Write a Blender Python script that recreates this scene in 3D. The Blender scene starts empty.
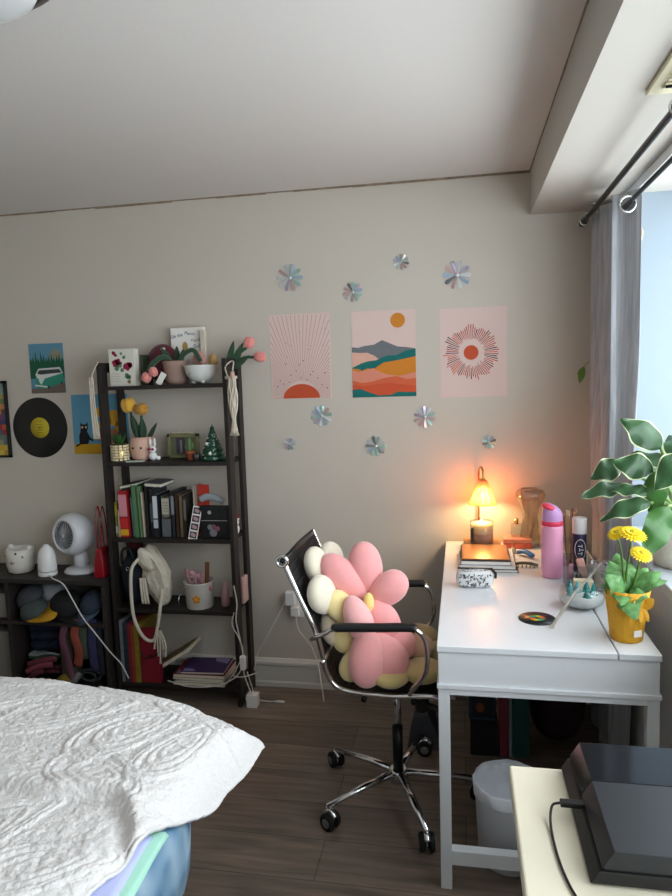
import bpy, math, random
from mathutils import Vector, Matrix, noise
random.seed(7)
PI = math.pi
COL = bpy.context.scene.collection
BASE = {}

# ---------------------------------------------------------------- helpers
def lin(c):
    if isinstance(c, str):
        c = c.lstrip('#'); c = [int(c[i:i+2], 16) / 255 for i in (0, 2, 4)]
    return tuple((v / 12.92 if v <= 0.04045 else ((v + 0.055) / 1.055) ** 2.4) for v in c)

MATS = {}
def mat(name, col, rough=0.6, metal=0.0, var=0.0, vscale=8.0, bump=0.0, bscale=60.0, sheen=0.0, trans=0.0,
        ior=1.45, coat=0.0, emit=None, estr=0.0, alpha=1.0, stretch=None):
    if name in MATS: return MATS[name]
    m = bpy.data.materials.new(name); m.use_nodes = True
    nt = m.node_tree; b = nt.nodes['Principled BSDF']
    c = lin(col)
    b.inputs['Base Color'].default_value = (*c, 1)
    b.inputs['Roughness'].default_value = rough
    b.inputs['Metallic'].default_value = metal
    b.inputs['IOR'].default_value = ior
    b.inputs['Transmission Weight'].default_value = trans
    b.inputs['Sheen Weight'].default_value = sheen
    b.inputs['Coat Weight'].default_value = coat
    b.inputs['Alpha'].default_value = alpha
    if emit:
        b.inputs['Emission Color'].default_value = (*lin(emit), 1); b.inputs['Emission Strength'].default_value = estr
    if var or bump:
        tc = nt.nodes.new('ShaderNodeTexCoord'); mp = nt.nodes.new('ShaderNodeMapping')
        if stretch: mp.inputs['Scale'].default_value = stretch
        nt.links.new(tc.outputs['Object'], mp.inputs['Vector'])
    if var:
        n = nt.nodes.new('ShaderNodeTexNoise'); n.inputs['Scale'].default_value = vscale; n.inputs['Detail'].default_value = 4
        nt.links.new(mp.outputs['Vector'], n.inputs['Vector'])
        r = nt.nodes.new('ShaderNodeValToRGB')
        r.color_ramp.elements[0].position = 0.3; r.color_ramp.elements[1].position = 0.7
        r.color_ramp.elements[0].color = (*[v * (1 - var) for v in c], 1)
        r.color_ramp.elements[1].color = (*[min(1, v * (1 + var)) for v in c], 1)
        nt.links.new(n.outputs['Fac'], r.inputs['Fac']); nt.links.new(r.outputs['Color'], b.inputs['Base Color'])
    if bump:
        n2 = nt.nodes.new('ShaderNodeTexNoise'); n2.inputs['Scale'].default_value = bscale; n2.inputs['Detail'].default_value = 3
        nt.links.new(mp.outputs['Vector'], n2.inputs['Vector'])
        bp = nt.nodes.new('ShaderNodeBump'); bp.inputs['Strength'].default_value = bump; bp.inputs['Distance'].default_value = 0.01
        nt.links.new(n2.outputs['Fac'], bp.inputs['Height']); nt.links.new(bp.outputs['Normal'], b.inputs['Normal'])
    MATS[name] = m
    return m

def V(*a): return Vector(a[0]) if len(a) == 1 else Vector(a)

def frame_from(d, up=(0, 0, 1)):
    d = Vector(d).normalized(); u = Vector(up)
    if abs(d.dot(u)) > 0.98: u = Vector((1, 0, 0))
    s = d.cross(u).normalized(); n = s.cross(d).normalized()
    return d, s, n

class MB:
    def __init__(self): self.v = []; self.f = []; self.m = []; self.s = []
    def add(self, vs, fs, mi=0, smooth=False, M=None):
        o = len(self.v)
        self.v += [(M @ Vector(p)) if M else Vector(p) for p in vs]
        for f in fs:
            self.f.append([i + o for i in f]); self.m.append(mi); self.s.append(smooth)
        return self
    def box(self, lo, hi, mi=0, M=None):
        x0, y0, z0 = lo; x1, y1, z1 = hi
        vs = [(x0,y0,z0),(x1,y0,z0),(x1,y1,z0),(x0,y1,z0),(x0,y0,z1),(x1,y0,z1),(x1,y1,z1),(x0,y1,z1)]
        fs = [(0,3,2,1),(4,5,6,7),(0,1,5,4),(1,2,6,5),(2,3,7,6),(3,0,4,7)]
        return self.add(vs, fs, mi, False, M)
    def cbox(self, c, s, mi=0, rz=0, rx=0, ry=0):
        M = Matrix.Translation(c) @ Matrix.Rotation(rz, 4, 'Z') @ Matrix.Rotation(ry, 4, 'Y') @ Matrix.Rotation(rx, 4, 'X')
        h = [k / 2 for k in s]
        return self.box([-k for k in h], h, mi, M)
    def lathe(self, prof, c=(0,0,0), n=28, mi=0, M=None, smooth=True, cap=True, wob=None):
        vs = []; fs = []
        for (r, z) in prof:
            for k in range(n):
                a = 2 * PI * k / n; rr = r * (wob(a, z) if wob else 1)
                vs.append((c[0] + rr * math.cos(a), c[1] + rr * math.sin(a), c[2] + z))
        for i in range(len(prof) - 1):
            for k in range(n):
                k2 = (k + 1) % n
                fs.append((i*n+k, i*n+k2, (i+1)*n+k2, (i+1)*n+k))
        self.add(vs, fs, mi, smooth, M)
        if cap:
            o = len(self.v) - len(vs)
            if prof[0][0] > 1e-5: self.f.append([o+k for k in range(n)][::-1]); self.m.append(mi); self.s.append(False)
            if prof[-1][0] > 1e-5: self.f.append([o+(len(prof)-1)*n+k for k in range(n)]); self.m.append(mi); self.s.append(False)
        return self
    def tube(self, pts, r, n=8, mi=0, closed=False, flat=1.0, up=(0,0,1)):
        pts = [Vector(p) for p in pts]; N = len(pts)
        rs = r if isinstance(r, (list, tuple)) else [r] * N
        vs = []; fs = []; prev = None
        for i, p in enumerate(pts):
            if closed: d = pts[(i+1) % N] - pts[i-1]
            else: d = pts[min(i+1, N-1)] - pts[max(i-1, 0)]
            if d.length < 1e-9: d = Vector((0, 0, 1))
            d.normalize()
            if prev is None: _, s, nn = frame_from(d, up)
            else:
                s = prev - d * prev.dot(d)
                s = s.normalized() if s.length > 1e-6 else frame_from(d, up)[1]
                nn = s.cross(d)
            prev = s
            for k in range(n):
                a = 2 * PI * k / n
                vs.append(p + rs[i] * (math.cos(a) * s + flat * math.sin(a) * nn))
        R = N if closed else N - 1
        for i in range(R):
            j = (i + 1) % N
            for k in range(n):
                k2 = (k + 1) % n
                fs.append((i*n+k, j*n+k, j*n+k2, i*n+k2))
        if not closed:
            fs.append([k for k in range(n)]); fs.append([(N-1)*n+k for k in range(n)][::-1])
        return self.add(vs, fs, mi, True)
    def ell(self, c, r, M=None, nu=20, nv=12, mi=0, fn=None):
        vs = []; fs = []
        for j in range(nv + 1):
            t = PI * j / nv
            for i in range(nu):
                a = 2 * PI * i / nu
                p = Vector((math.sin(t) * math.cos(a), math.sin(t) * math.sin(a), math.cos(t)))
                if fn: p = fn(p)
                vs.append(Vector((p.x * r[0], p.y * r[1], p.z * r[2])))
        for j in range(nv):
            for i in range(nu):
                i2 = (i + 1) % nu
                fs.append((j*nu+i, (j+1)*nu+i, (j+1)*nu+i2, j*nu+i2))
        MM = Matrix.Translation(c) @ (M.to_4x4() if M else Matrix.Identity(4))
        return self.add(vs, fs, mi, True, MM)
    def prism(self, poly, d, M=None, mi=0, smooth=False):
        # poly in local XY, extruded to +Z by d
        n = len(poly)
        vs = [(p[0], p[1], 0) for p in poly] + [(p[0], p[1], d) for p in poly]
        fs = [list(range(n))[::-1], [n + i for i in range(n)]] + [(i, (i+1) % n, n+(i+1) % n, n+i) for i in range(n)]
        return self.add(vs, fs, mi, smooth, M)
    def leaf(self, base, tip, w, arch=0.0, nrm=(0, 0, 1), mi=0, mm=None, n=12, fold=0.15, wave=0.0, droop=0.0, pw=0.8, th=0.0, ex=.75):
        base, tip, nrm = Vector(base), Vector(tip), Vector(nrm)
        d = tip - base; L = d.length; dn = d / L
        s = dn.cross(nrm).normalized(); nn = s.cross(dn).normalized()
        cols = [-1, -0.9, -0.45, 0, 0.45, 0.9, 1]
        vs = []; fs = []; ph = random.random() * 6
        for i in range(n + 1):
            t = i / n
            c = base + d * t + nn * (arch * 4 * t * (1 - t)) + Vector((0, 0, -droop * t * t))
            ww = w / 2 * (max(0, math.sin(PI * min(1, t ** pw))) ** ex + 0.02)
            for q in cols:
                wv = wave * math.sin(t * 14 + ph + q) * abs(q)
                vs.append(c + s * (q * ww) + nn * (abs(q) * ww * fold * -1 + wv))
        m = len(cols)
        for i in range(n):
            for k in range(m - 1):
                self.f.append(None); self.f.pop()
                fs.append(((i*m+k, i*m+k+1, (i+1)*m+k+1, (i+1)*m+k), mm if (mm is not None and k in (0, m-2)) else mi))
        o = len(self.v); self.v += vs
        for f, q in fs: self.f.append([a + o for a in f]); self.m.append(q); self.s.append(True)
        return self
    def build(self, name, mats, parent=None, loc=None, bevel=0, seg=2, solid=0, sub=0, label=None):
        me = bpy.data.meshes.new(name)
        off = BASE[parent.name] if parent is not None else (Vector(loc) if loc is not None else Vector((0, 0, 0)))
        me.from_pydata([tuple(p - off) for p in self.v], [], self.f)
        if not isinstance(mats, (list, tuple)): mats = [mats]
        for m in mats: me.materials.append(m)
        for p, mi, s in zip(me.polygons, self.m, self.s): p.material_index = mi; p.use_smooth = s
        me.update()
        o = bpy.data.objects.new(name, me); COL.objects.link(o)
        if parent is not None: o.parent = parent
        else: o.location = off
        BASE[o.name] = off
        if solid:
            md = o.modifiers.new('thickness', 'SOLIDIFY'); md.thickness = solid; md.offset = 0
        if bevel:
            md = o.modifiers.new('bevel', 'BEVEL'); md.width = bevel; md.segments = seg; md.limit_method = 'ANGLE'; md.angle_limit = math.radians(40)
        if sub:
            md = o.modifiers.new('subsurf', 'SUBSURF'); md.levels = sub; md.render_levels = sub
        if label: o['label'] = label
        return o

def tag(o, label, cat, group=None, kind=None):
    o['label'] = label; o['category'] = cat
    if group: o['group'] = group
    if kind: o['kind'] = kind
    return o
def thing(name, label, cat, loc, group=None, rz=0):
    o = bpy.data.objects.new(name, None); COL.objects.link(o); o.location = loc; o.rotation_euler = (0, 0, rz)
    o.empty_display_size = 0.05; BASE[o.name] = Vector(loc)
    return tag(o, label, cat, group)
def struct(o): o['kind'] = 'structure'; return o
def dup(root, loc, label=None, rot=None):
    r = root.copy(); COL.objects.link(r); r.location = loc; BASE[r.name] = Vector(loc)
    if label: r['label'] = label
    if rot is not None: r.rotation_euler = rot
    for ch in list(root.children):
        c = ch.copy(); COL.objects.link(c); c.parent = r
        for g in list(ch.children):
            d = g.copy(); COL.objects.link(d); d.parent = c
    return r
def bez(p, n=24):
    # smooth Catmull-Rom through points
    p = [Vector(q) for q in p]; out = []
    q = [p[0] * 2 - p[1]] + p + [p[-1] * 2 - p[-2]]
    for i in range(1, len(q) - 2):
        for k in range(n):
            t = k / n
            a, b, c, d = q[i-1], q[i], q[i+1], q[i+2]
            out.append(0.5 * ((2*b) + (c-a)*t + (2*a-5*b+4*c-d)*t*t + (3*b-a-3*c+d)*t**3))
    out.append(p[-1]); return out
def circ(cx, cy, r, n=32, ry=None, a0=0, a1=2*PI):
    ry = ry or r; full = abs(a1 - a0 - 2*PI) < 1e-6
    return [(cx + r*math.cos(a0+(a1-a0)*k/(n if full else n-1)), cy + ry*math.sin(a0+(a1-a0)*k/(n if full else n-1))) for k in range(n)]
class Sheet(MB):
    """flat artwork on the far wall: u to the right, v up, layers towards the room"""
    def __init__(self, x, y, z, th=0.0015):
        super().__init__(); self.x, self.y, self.z, self.th = x, y, z, th; self.k = 0
    def base(self, w, h, mi=0):
        self.w, self.h = w, h
        return self.box((self.x, self.y - self.th, self.z), (self.x + w, self.y, self.z + h), mi)
    def poly(self, pts, mi, layer=1):
        y = self.y - self.th - 0.00025 * layer
        pts = [(min(self.w, max(0, a)), min(self.h, max(0, b))) for a, b in pts]
        ar = sum(pts[i][0]*pts[(i+1) % len(pts)][1] - pts[(i+1) % len(pts)][0]*pts[i][1] for i in range(len(pts)))
        if ar < 0: pts = pts[::-1]
        return self.add([(self.x + a, y, self.z + b) for a, b in pts], [list(range(len(pts)))], mi)
def text_into(mb, s, M, size, mi=0, extrude=0.0003, align='CENTER'):
    cu = bpy.data.curves.new('lettering', 'FONT'); cu.body = s; cu.size = size; cu.extrude = extrude; cu.align_x = align; cu.resolution_u = 3
    ob = bpy.data.objects.new('lettering', cu); COL.objects.link(ob)
    dg = bpy.context.evaluated_depsgraph_get(); me = ob.evaluated_get(dg).to_mesh()
    mb.add([v.co.copy() for v in me.vertices], [list(p.vertices) for p in me.polygons], mi, False, M)
    ob.evaluated_get(dg).to_mesh_clear()
    bpy.data.objects.remove(ob); bpy.data.curves.remove(cu)
WALLX = Matrix.Rotation(PI/2, 4, 'X')      # text in XY -> facing -Y

# ---------------------------------------------------------------- materials
WALL = mat('wall_paint', '#c9c1b5', 0.75, var=0.015, vscale=1.5, bump=0.03, bscale=180)
CEIL = mat('ceiling_paint', '#d8d4cf', 0.85, var=0.015, vscale=1.2, bump=0.05, bscale=120)
WHITE_TRIM = mat('white_trim', '#e9ecee', 0.45)
BASEB = mat('baseboard_paint', '#d6d2cc', 0.45)
BLACKW = mat('black_brown_wood', '#231d1a', 0.55, var=0.15, vscale=6, stretch=(1, 1, 14), bump=0.05, bscale=40)
DARKW = mat('dark_wood', '#2b2522', 0.6, var=0.12, vscale=8, stretch=(10, 1, 1))
DESKW = mat('white_lacquer', '#e0e3e6', 0.32)
CHROME = mat('chrome', '#d8d8da', 0.12, metal=1.0)
BRASS = mat('brass', '#c9a25a', 0.25, metal=1.0)
GOLD = mat('gold', '#d9b36a', 0.25, metal=1.0)
BLACKP = mat('black_plastic', '#161617', 0.4)
BLACKM = mat('black_metal', '#1c1c1e', 0.35, metal=0.6)
RUBBER = mat('black_rubber', '#101011', 0.7)
WHITEP = mat('white_plastic', '#e9e9e9', 0.35)
CABLEW = mat('cable_white', '#d5d3cf', 0.5)
GREENL = mat('leaf_green', '#2f5a2c', 0.45, var=0.25, vscale=30)
TERRA = mat('terracotta', '#a8583a', 0.8)
CREAMC = mat('cream_ceramic', '#ddd6c6', 0.35, var=0.03)
SOIL = mat('soil', '#2b211a', 0.95, bump=0.6, bscale=120)
PAPER = mat('paper_white', '#ece9e2', 0.7)
PAGES = mat('book_pages', '#d9d2c0', 0.85, var=0.1, vscale=200, stretch=(1, 1, 0.05))
def thin_glass(name, tint, gloss=.12, rough=.03, frost=0.0, edge=.3):
    m = bpy.data.materials.new(name); m.use_nodes = True; nt = m.node_tree; nt.nodes.clear()
    o = nt.nodes.new('ShaderNodeOutputMaterial'); t = nt.nodes.new('ShaderNodeBsdfTransparent'); g = nt.nodes.new('ShaderNodeBsdfGlossy'); x = nt.nodes.new('ShaderNodeMixShader')
    lw = nt.nodes.new('ShaderNodeLayerWeight'); lw.inputs['Blend'].default_value = .35
    ma = nt.nodes.new('ShaderNodeMath'); ma.operation = 'MULTIPLY_ADD'; ma.inputs[1].default_value = edge; ma.inputs[2].default_value = gloss * .4
    nt.links.new(lw.outputs['Facing'], ma.inputs[0])
    t.inputs['Color'].default_value = (*lin(tint), 1); g.inputs['Roughness'].default_value = rough
    base = t.outputs[0]
    if frost:
        d = nt.nodes.new('ShaderNodeBsdfTranslucent'); d.inputs['Color'].default_value = (*lin(tint), 1); x2 = nt.nodes.new('ShaderNodeMixShader'); x2.inputs[0].default_value = frost
        nt.links.new(t.outputs[0], x2.inputs[1]); nt.links.new(d.outputs[0], x2.inputs[2]); base = x2.outputs[0]
    nt.links.new(ma.outputs[0], x.inputs[0]); nt.links.new(base, x.inputs[1]); nt.links.new(g.outputs[0], x.inputs[2]); nt.links.new(x.outputs[0], o.inputs[0])
    MATS[name] = m; return m
GLASS = thin_glass('clear_glass', '#f4f8f8')
GLASST = thin_glass('thin_clear_plastic', '#eef2f4')
YEL = mat('yellow_petal', '#f2cf1a', 0.6, var=0.12, vscale=90)

# ---------------------------------------------------------------- setting
D = 3.027; LX = -3.1; RX = 0.6165; BY = -1.7; CZ = 2.338; SZ = 2.156; BX = 0.294; SILL = 0.87; WY0 = -1.0; WY1 = 2.80; GX = 1.0
def floor_material():
    m = bpy.data.materials.new('laminate_floor'); m.use_nodes = True; nt = m.node_tree; b = nt.nodes['Principled BSDF']
    tc = nt.nodes.new('ShaderNodeTexCoord')
    br = nt.nodes.new('ShaderNodeTexBrick'); br.offset = 0.37
    br.inputs['Scale'].default_value = 1.0; br.inputs['Brick Width'].default_value = 1.22; br.inputs['Row Height'].default_value = 0.18
    br.inputs['Mortar Size'].default_value = 0.0018; br.inputs['Mortar Smooth'].default_value = 0.2
    br.inputs['Color1'].default_value = (*lin('#85776c'), 1); br.inputs['Color2'].default_value = (*lin('#75685e'), 1); br.inputs['Mortar'].default_value = (*lin('#514840'), 1)
    nt.links.new(tc.outputs['Object'], br.inputs['Vector'])
    mp = nt.nodes.new('ShaderNodeMapping'); mp.inputs['Scale'].default_value = (1.2, 14, 1)
    nt.links.new(tc.outputs['Object'], mp.inputs['Vector'])
    n = nt.nodes.new('ShaderNodeTexNoise'); n.inputs['Scale'].default_value = 3.0; n.inputs['Detail'].default_value = 8; n.inputs['Distortion'].default_value = 0.6
    nt.links.new(mp.outputs['Vector'], n.inputs['Vector'])
    r = nt.nodes.new('ShaderNodeValToRGB'); r.color_ramp.elements[0].position = 0.3; r.color_ramp.elements[1].position = 0.75
    r.color_ramp.elements[0].color = (.62, .6, .58, 1); r.color_ramp.elements[1].color = (1.25, 1.2, 1.15, 1)
    nt.links.new(n.outputs['Fac'], r.inputs['Fac'])
    mx = nt.nodes.new('ShaderNodeMix'); mx.data_type = 'RGBA'; mx.blend_type = 'MULTIPLY'; mx.inputs[0].default_value = 1
    nt.links.new(br.outputs['Color'], mx.inputs[6]); nt.links.new(r.outputs['Color'], mx.inputs[7])
    nt.links.new(mx.outputs[2], b.inputs['Base Color'])
    b.inputs['Roughness'].default_value = 0.42
    bp = nt.nodes.new('ShaderNodeBump'); bp.inputs['Strength'].default_value = 0.15; bp.inputs['Distance'].default_value = 0.002
    nt.links.new(n.outputs['Fac'], bp.inputs['Height']); nt.links.new(bp.outputs['Normal'], b.inputs['Normal'])
    return m
FLOOR = floor_material()
T = 0.12
struct(MB().box((LX, BY, -T), (GX + .1, D, 0)).build('floor', FLOOR))
struct(MB().box((LX, BY, CZ), (BX, D, CZ + T)).build('ceiling', CEIL))
struct(MB().box((LX - T, D, -T), (GX + .2, D + T, CZ + T)).build('wall_far', WALL))
struct(MB().box((LX - T, BY - T, -T), (LX, D, CZ + T)).build('wall_left', WALL))
struct(MB().box((LX - T, BY - T, -T), (GX + .2, BY, CZ + T)).build('wall_back', WALL))
w = MB()
w.box((RX, BY, 0), (GX + .1, D, SILL - .03))
w.box((RX, WY1, SILL - .03), (GX + .1, D, SZ))
w.box((RX, BY, SILL - .03), (GX + .1, WY0, SZ))
struct(w.build('wall_right', mat('window_wall_paint', '#dfe0de', 0.6)))
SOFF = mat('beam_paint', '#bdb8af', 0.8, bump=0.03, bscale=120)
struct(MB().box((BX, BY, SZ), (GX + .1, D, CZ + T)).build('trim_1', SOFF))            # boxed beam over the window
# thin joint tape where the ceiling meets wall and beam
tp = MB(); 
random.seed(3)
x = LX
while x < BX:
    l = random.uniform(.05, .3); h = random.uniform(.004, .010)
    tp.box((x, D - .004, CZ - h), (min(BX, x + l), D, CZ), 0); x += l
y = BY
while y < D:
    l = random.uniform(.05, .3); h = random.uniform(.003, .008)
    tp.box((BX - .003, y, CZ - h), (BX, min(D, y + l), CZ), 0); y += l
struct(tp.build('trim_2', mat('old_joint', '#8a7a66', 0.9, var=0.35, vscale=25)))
bb = MB(); prof = [(0, 0), (.016, 0), (.016, .022), (.012, .03), (.012, .105), (.018, .112), (.018, .125), (.008, .14), (0, .142)]
def base_run(x0, x1):
    n = len(prof)
    vs = [(x0, D - a, b) for a, b in prof] + [(x1, D - a, b) for a, b in prof]
    bb.add(vs, [(i, (i+1) % n, n + (i+1) % n, n + i) for i in range(n)] + [list(range(n))[::-1], [n+i for i in range(n)]])
base_run(LX, RX)
struct(bb.build('baseboard_far', BASEB))
# sill, window frame and panes
s = MB().box((.577, WY0 - .02, SILL - .035), (RX + .01, 2.44, SILL)).box((RX, WY0, SILL - .03), (GX, WY1, SILL))
struct(s.build('trim_3', mat('sill_paint', '#b9bfc4', .4), bevel=.004))
struct(MB().box((RX + .0, WY0, SZ - .035), (RX + .03, WY1, SZ)).build('trim_4', WHITE_TRIM, bevel=.002))
struct(MB().box((RX + .004, WY1 - .012, SILL), (GX, WY1, SZ)).build('trim_5', mat('window_jamb', '#8f9ca6', 0.6)))
fr = MB(); a = .045
fr.box((GX - .05, WY0, SILL), (GX, WY1, SILL + a)).box((GX - .05, WY0, SZ - a), (GX, WY1, SZ))
for yy in (WY0, .25, 1.5, WY1 - a): fr.box((GX - .05, yy, SILL), (GX, yy + a, SZ))
win = struct(fr.build('window_1', WHITE_TRIM, bevel=.003))
MBp = MB()
for (a0, a1) in ((WY0 + .045, .25), (.295, 1.5), (1.545, WY1 - .045)):
    MBp.box((GX - .03, a0, SILL + .045), (GX - .026, a1, SZ - .045))
gm = bpy.data.materials.new('window_pane'); gm.use_nodes = True
nt = gm.node_tree; nt.nodes.clear()
o_ = nt.nodes.new('ShaderNodeOutputMaterial'); t_ = nt.nodes.new('ShaderNodeBsdfTransparent'); g_ = nt.nodes.new('ShaderNodeBsdfGlossy'); mx_ = nt.nodes.new('ShaderNodeMixShader')
g_.inputs['Roughness'].default_value = 0.02; mx_.inputs[0].default_value = 0.06
nt.links.new(t_.outputs[0], mx_.inputs[1]); nt.links.new(g_.outputs[0], mx_.inputs[2]); nt.links.new(mx_.outputs[0], o_.inputs[0])
MBp.build('pane', gm, win)

# ---------------------------------------------------------------- wall art
PINKP = mat('print_blush', '#dcc3bb', 0.8); LINEP = mat('print_line', '#b5847e', 0.8); SUNR = mat('print_rust', '#c2502f', 0.8); INKP = mat('print_ink', '#2a2a3c', 0.8)
s = Sheet(-.870, D, 1.403); s.base(.283, .388)
for k in range(59):
    an = PI * (k + .5) / 59; c = .5 * .283
    L = 0.6; d = (math.cos(an), math.sin(an)); q = (-d[1], d[0]); r0 = .083; wd = .0011
    # clip to the sheet
    tmax = min([t for t in (((.283 - c) / d[0]) if d[0] > 1e-6 else 9, (-c / d[0]) if d[0] < -1e-6 else 9, .388 / max(d[1], 1e-6))])
    p0 = (c + d[0]*r0, d[1]*r0); p1 = (c + d[0]*(tmax-.006), d[1]*(tmax-.006))
    if tmax > r0 + .01: s.poly([(p0[0]-q[0]*wd*.6, p0[1]-q[1]*wd*.6), (p0[0]+q[0]*wd*.6, p0[1]+q[1]*wd*.6), (p1[0]+q[0]*wd, p1[1]+q[1]*wd), (p1[0]-q[0]*wd, p1[1]-q[1]*wd)], 1)
s.poly([(c - .087, .002)] + [(c + .087 * math.cos(a), .002 + .066 * math.sin(a)) for a in [PI - PI * k / 24 for k in range(25)]], 2, 2)
for (u, v) in ((.27,.66),(.35,.63),(.65,.58),(.68,.62),(.5,.78),(.25,.42),(.28,.5),(.55,.45),(.48,.4),(.42,.33),(.33,.28),(.3,.2),(.2,.18),(.1,.15),(.15,.22),(.7,.32),(.78,.24),(.85,.16),(.9,.3),(.93,.12),(.6,.22),(.66,.28),(.5,.25),(.92,.82),(.88,.62)):
    s.poly(circ(u*.283, v*.388, .0028 if v < .5 else .002, 8), 3, 3)
tag(s.build('art_print', [PINKP, LINEP, SUNR, INKP], loc=(-.728, D, 1.403)), 'blush art print of a rust half sun with thin rays, leftmost of three', 'art print', 'three boho prints on the wall')
s = Sheet(-.487, D, 1.402); W_, H_ = .288, .386; s.base(W_, H_)
def ridge(pts, mi, layer, bot=0):
    s.poly([(a*W_, b*H_) for a, b in pts] + [(W_, bot*H_), (0, bot*H_)], mi, layer)
ridge([(0,.59),(.1,.58),(.2,.6),(.35,.61),(.48,.66),(.6,.62),(.72,.58),(.85,.57),(1,.55)], 1, 1, .4)
ridge([(0,.53),(.12,.52),(.25,.52),(.36,.48),(.42,.44),(.6,.4),(1,.3)], 2, 2, .25)
ridge([(0,.35),(.15,.4),(.25,.42),(.38,.43),(.55,.48),(.7,.48),(.85,.53),(1,.55)], 3, 3, .3)
ridge([(0,.34),(.12,.33),(.15,.31),(.25,.34),(.32,.32),(.5,.4),(.7,.42),(1,.46)], 4, 4, .2)
ridge([(0,.32),(.1,.3),(.2,.31),(.33,.34),(.42,.3),(.55,.26),(.75,.24),(1,.28)], 5, 5, .1)
ridge([(0,.2),(.15,.17),(.3,.18),(.5,.22),(.7,.24),(.85,.2),(1,.21)], 6, 6, 0)
ridge([(0,.15),(.2,.13),(.35,.15),(.6,.16),(1,.12)], 7, 7, 0)
ridge([(0,.09),(.12,.1),(.25,.06),(.4,.02),(.6,.02),(.72,.06),(.85,.05),(1,.05)], 3, 8, 0)
s.poly(circ(.73*W_, .88*H_, .033, 28), 8, 1)
ms = [PINKP] + [mat('print_'+n, c, .8) for n, c in (('slate','#6d7276'),('peach','#dfae9b'),('teal','#0f6a66'),('ochre','#cf8126'),('salmon','#d98a72'),('coral','#d0623f'),('orange','#cb5330'),('sun','#cf842c'))]
tag(s.build('art_print', ms, loc=(-.343, D, 1.402)), 'art print of grey, teal and orange hills under an ochre sun, middle of three', 'art print', 'three boho prints on the wall')
s = Sheet(-.092, D, 1.392); W_, H_ = .288, .39; s.base(W_, H_)
cx_, cy_ = .47*W_, .5*H_
s.poly(circ(cx_, cy_, .032, 30), 2, 1)
random.seed(11)
for k in range(72):
    an = 2*PI*k/72; r0 = random.uniform(.052, .068); r1 = random.uniform(.102, .124); d = (math.cos(an), math.sin(an)); q = (-d[1], d[0]); wd = .0023
    s.poly([(cx_+d[0]*r0-q[0]*wd*.5, cy_+d[1]*r0-q[1]*wd*.5), (cx_+d[0]*r0+q[0]*wd*.5, cy_+d[1]*r0+q[1]*wd*.5), (cx_+d[0]*r1+q[0]*wd, cy_+d[1]*r1+q[1]*wd), (cx_+d[0]*r1-q[0]*wd, cy_+d[1]*r1-q[1]*wd)], random.choice((1, 1, 2, 4, 3)), 1)
tag(s.build('art_print', [PINKP, mat('print_rose', '#a8504c', .8), SUNR, INKP, mat('print_coral2', '#cf6a50', .8)], loc=(.052, D, 1.392)), 'blush art print of a rust dot ringed with short dashes, rightmost of three', 'art print', 'three boho prints on the wall')
# iridescent daisies
iri = [mat('iridescent_%s' % n, c, 0.32, metal=0.5) for n, c in (('silver', '#d3d8d8'), ('mint', '#a9cdc3'), ('lilac', '#bdb4cc'), ('grey', '#7d8488'), ('rose', '#cfb0b0'), ('blue', '#aec3d6'))]
FL = [(-.764,1.954,.062,'large iridescent daisy decal, top left above the half sun print'),(-.475,1.876,.045,'iridescent daisy decal just above the left corner of the hills print'),(-.256,1.994,.036,'small iridescent daisy decal, highest of all, above the hills print'),
      (-.014,1.924,.062,'large iridescent daisy decal above the dashed ring print'),(-.636,1.321,.05,'iridescent daisy decal just below the half sun print'),(-.163,1.307,.05,'iridescent daisy decal just below the hills print, right'),
      (-.388,1.178,.048,'iridescent daisy decal, lowest in the middle of the wall'),(-.794,1.192,.03,'tiny iridescent daisy decal, lowest on the left beside the shelf'),(.118,1.19,.032,'tiny iridescent daisy decal, lowest on the right above the lamp')]
for i, (fx, fz, fr_, lb) in enumerate(FL):
    random.seed(20 + i); s = MB(); n = 10
    for k in range(n):
        a0 = 2*PI*k/n + i*.2
        d = Vector((math.cos(a0), 0, math.sin(a0))); q = Vector((-math.sin(a0), 0, math.cos(a0))); tilt = random.uniform(-.003, .003)
        c0 = Vector((fx, D - .004, fz))
        pts = []
        for t, wv in ((.12, .04), (.45, .10), (.8, .165), (.95, .12), (1.0, 0)):
            pts.append((t, wv))
        P_ = [c0 + d*fr_*t + q*fr_*wv + Vector((0, tilt*t, 0)) for t, wv in pts] + [c0 + d*fr_*t - q*fr_*wv - Vector((0, tilt*t, 0)) for t, wv in pts[-2::-1]]
        s.add(P_, [list(range(len(P_)))[::-1]], random.randrange(6))
    s.lathe([(fr_*.16, 0), (fr_*.1, .002), (0, .003)], n=12, mi=0, M=Matrix.Translation((fx, D - .004, fz)) @ Matrix.Rotation(PI/2, 4, 'X'))
    tag(s.build('daisy_decal', iri, loc=(fx, D, fz), solid=.001), lb, 'wall decal', 'iridescent daisy decals')
# camper van card
s = Sheet(-2.118, D, 1.462); W_, H_ = .188, .245; s.base(W_, H_)
def P2(pts): return [(a*W_, b*H_) for a, b in pts]
s.poly(P2([(0,.66),(1,.66),(1,1),(0,1)]), 0, 1)
s.poly([(W_*.78 + .036*math.cos(a), H_*.68 + .05*math.sin(a)) for a in [PI*k/14 for k in range(15)]], 5, 2)
tr = [(0, .3)]
for k in range(14):
    u = k/13; tr += [(u, .62 + .03*(k % 2)), (min(1, u+.03), (.86 if k in (2, 4) else .72 + .04*(k % 3)))]
tr += [(1, .62), (1, .3)]
s.poly(P2(tr), 1, 3)
s.poly(P2([(0,0),(1,0),(1,.2),(.6,.16),(.3,.1),(0,.1)]), 4, 4)
s.poly(P2([(.14,.18),(.16,.38),(.25,.5),(.9,.5),(.97,.36),(.98,.22),(.5,.1),(.2,.1)]), 2, 5)
s.poly(P2([(.15,.38),(.25,.5),(.88,.52),(.96,.4),(.42,.3),(.3,.17)]), 3, 6)
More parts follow.
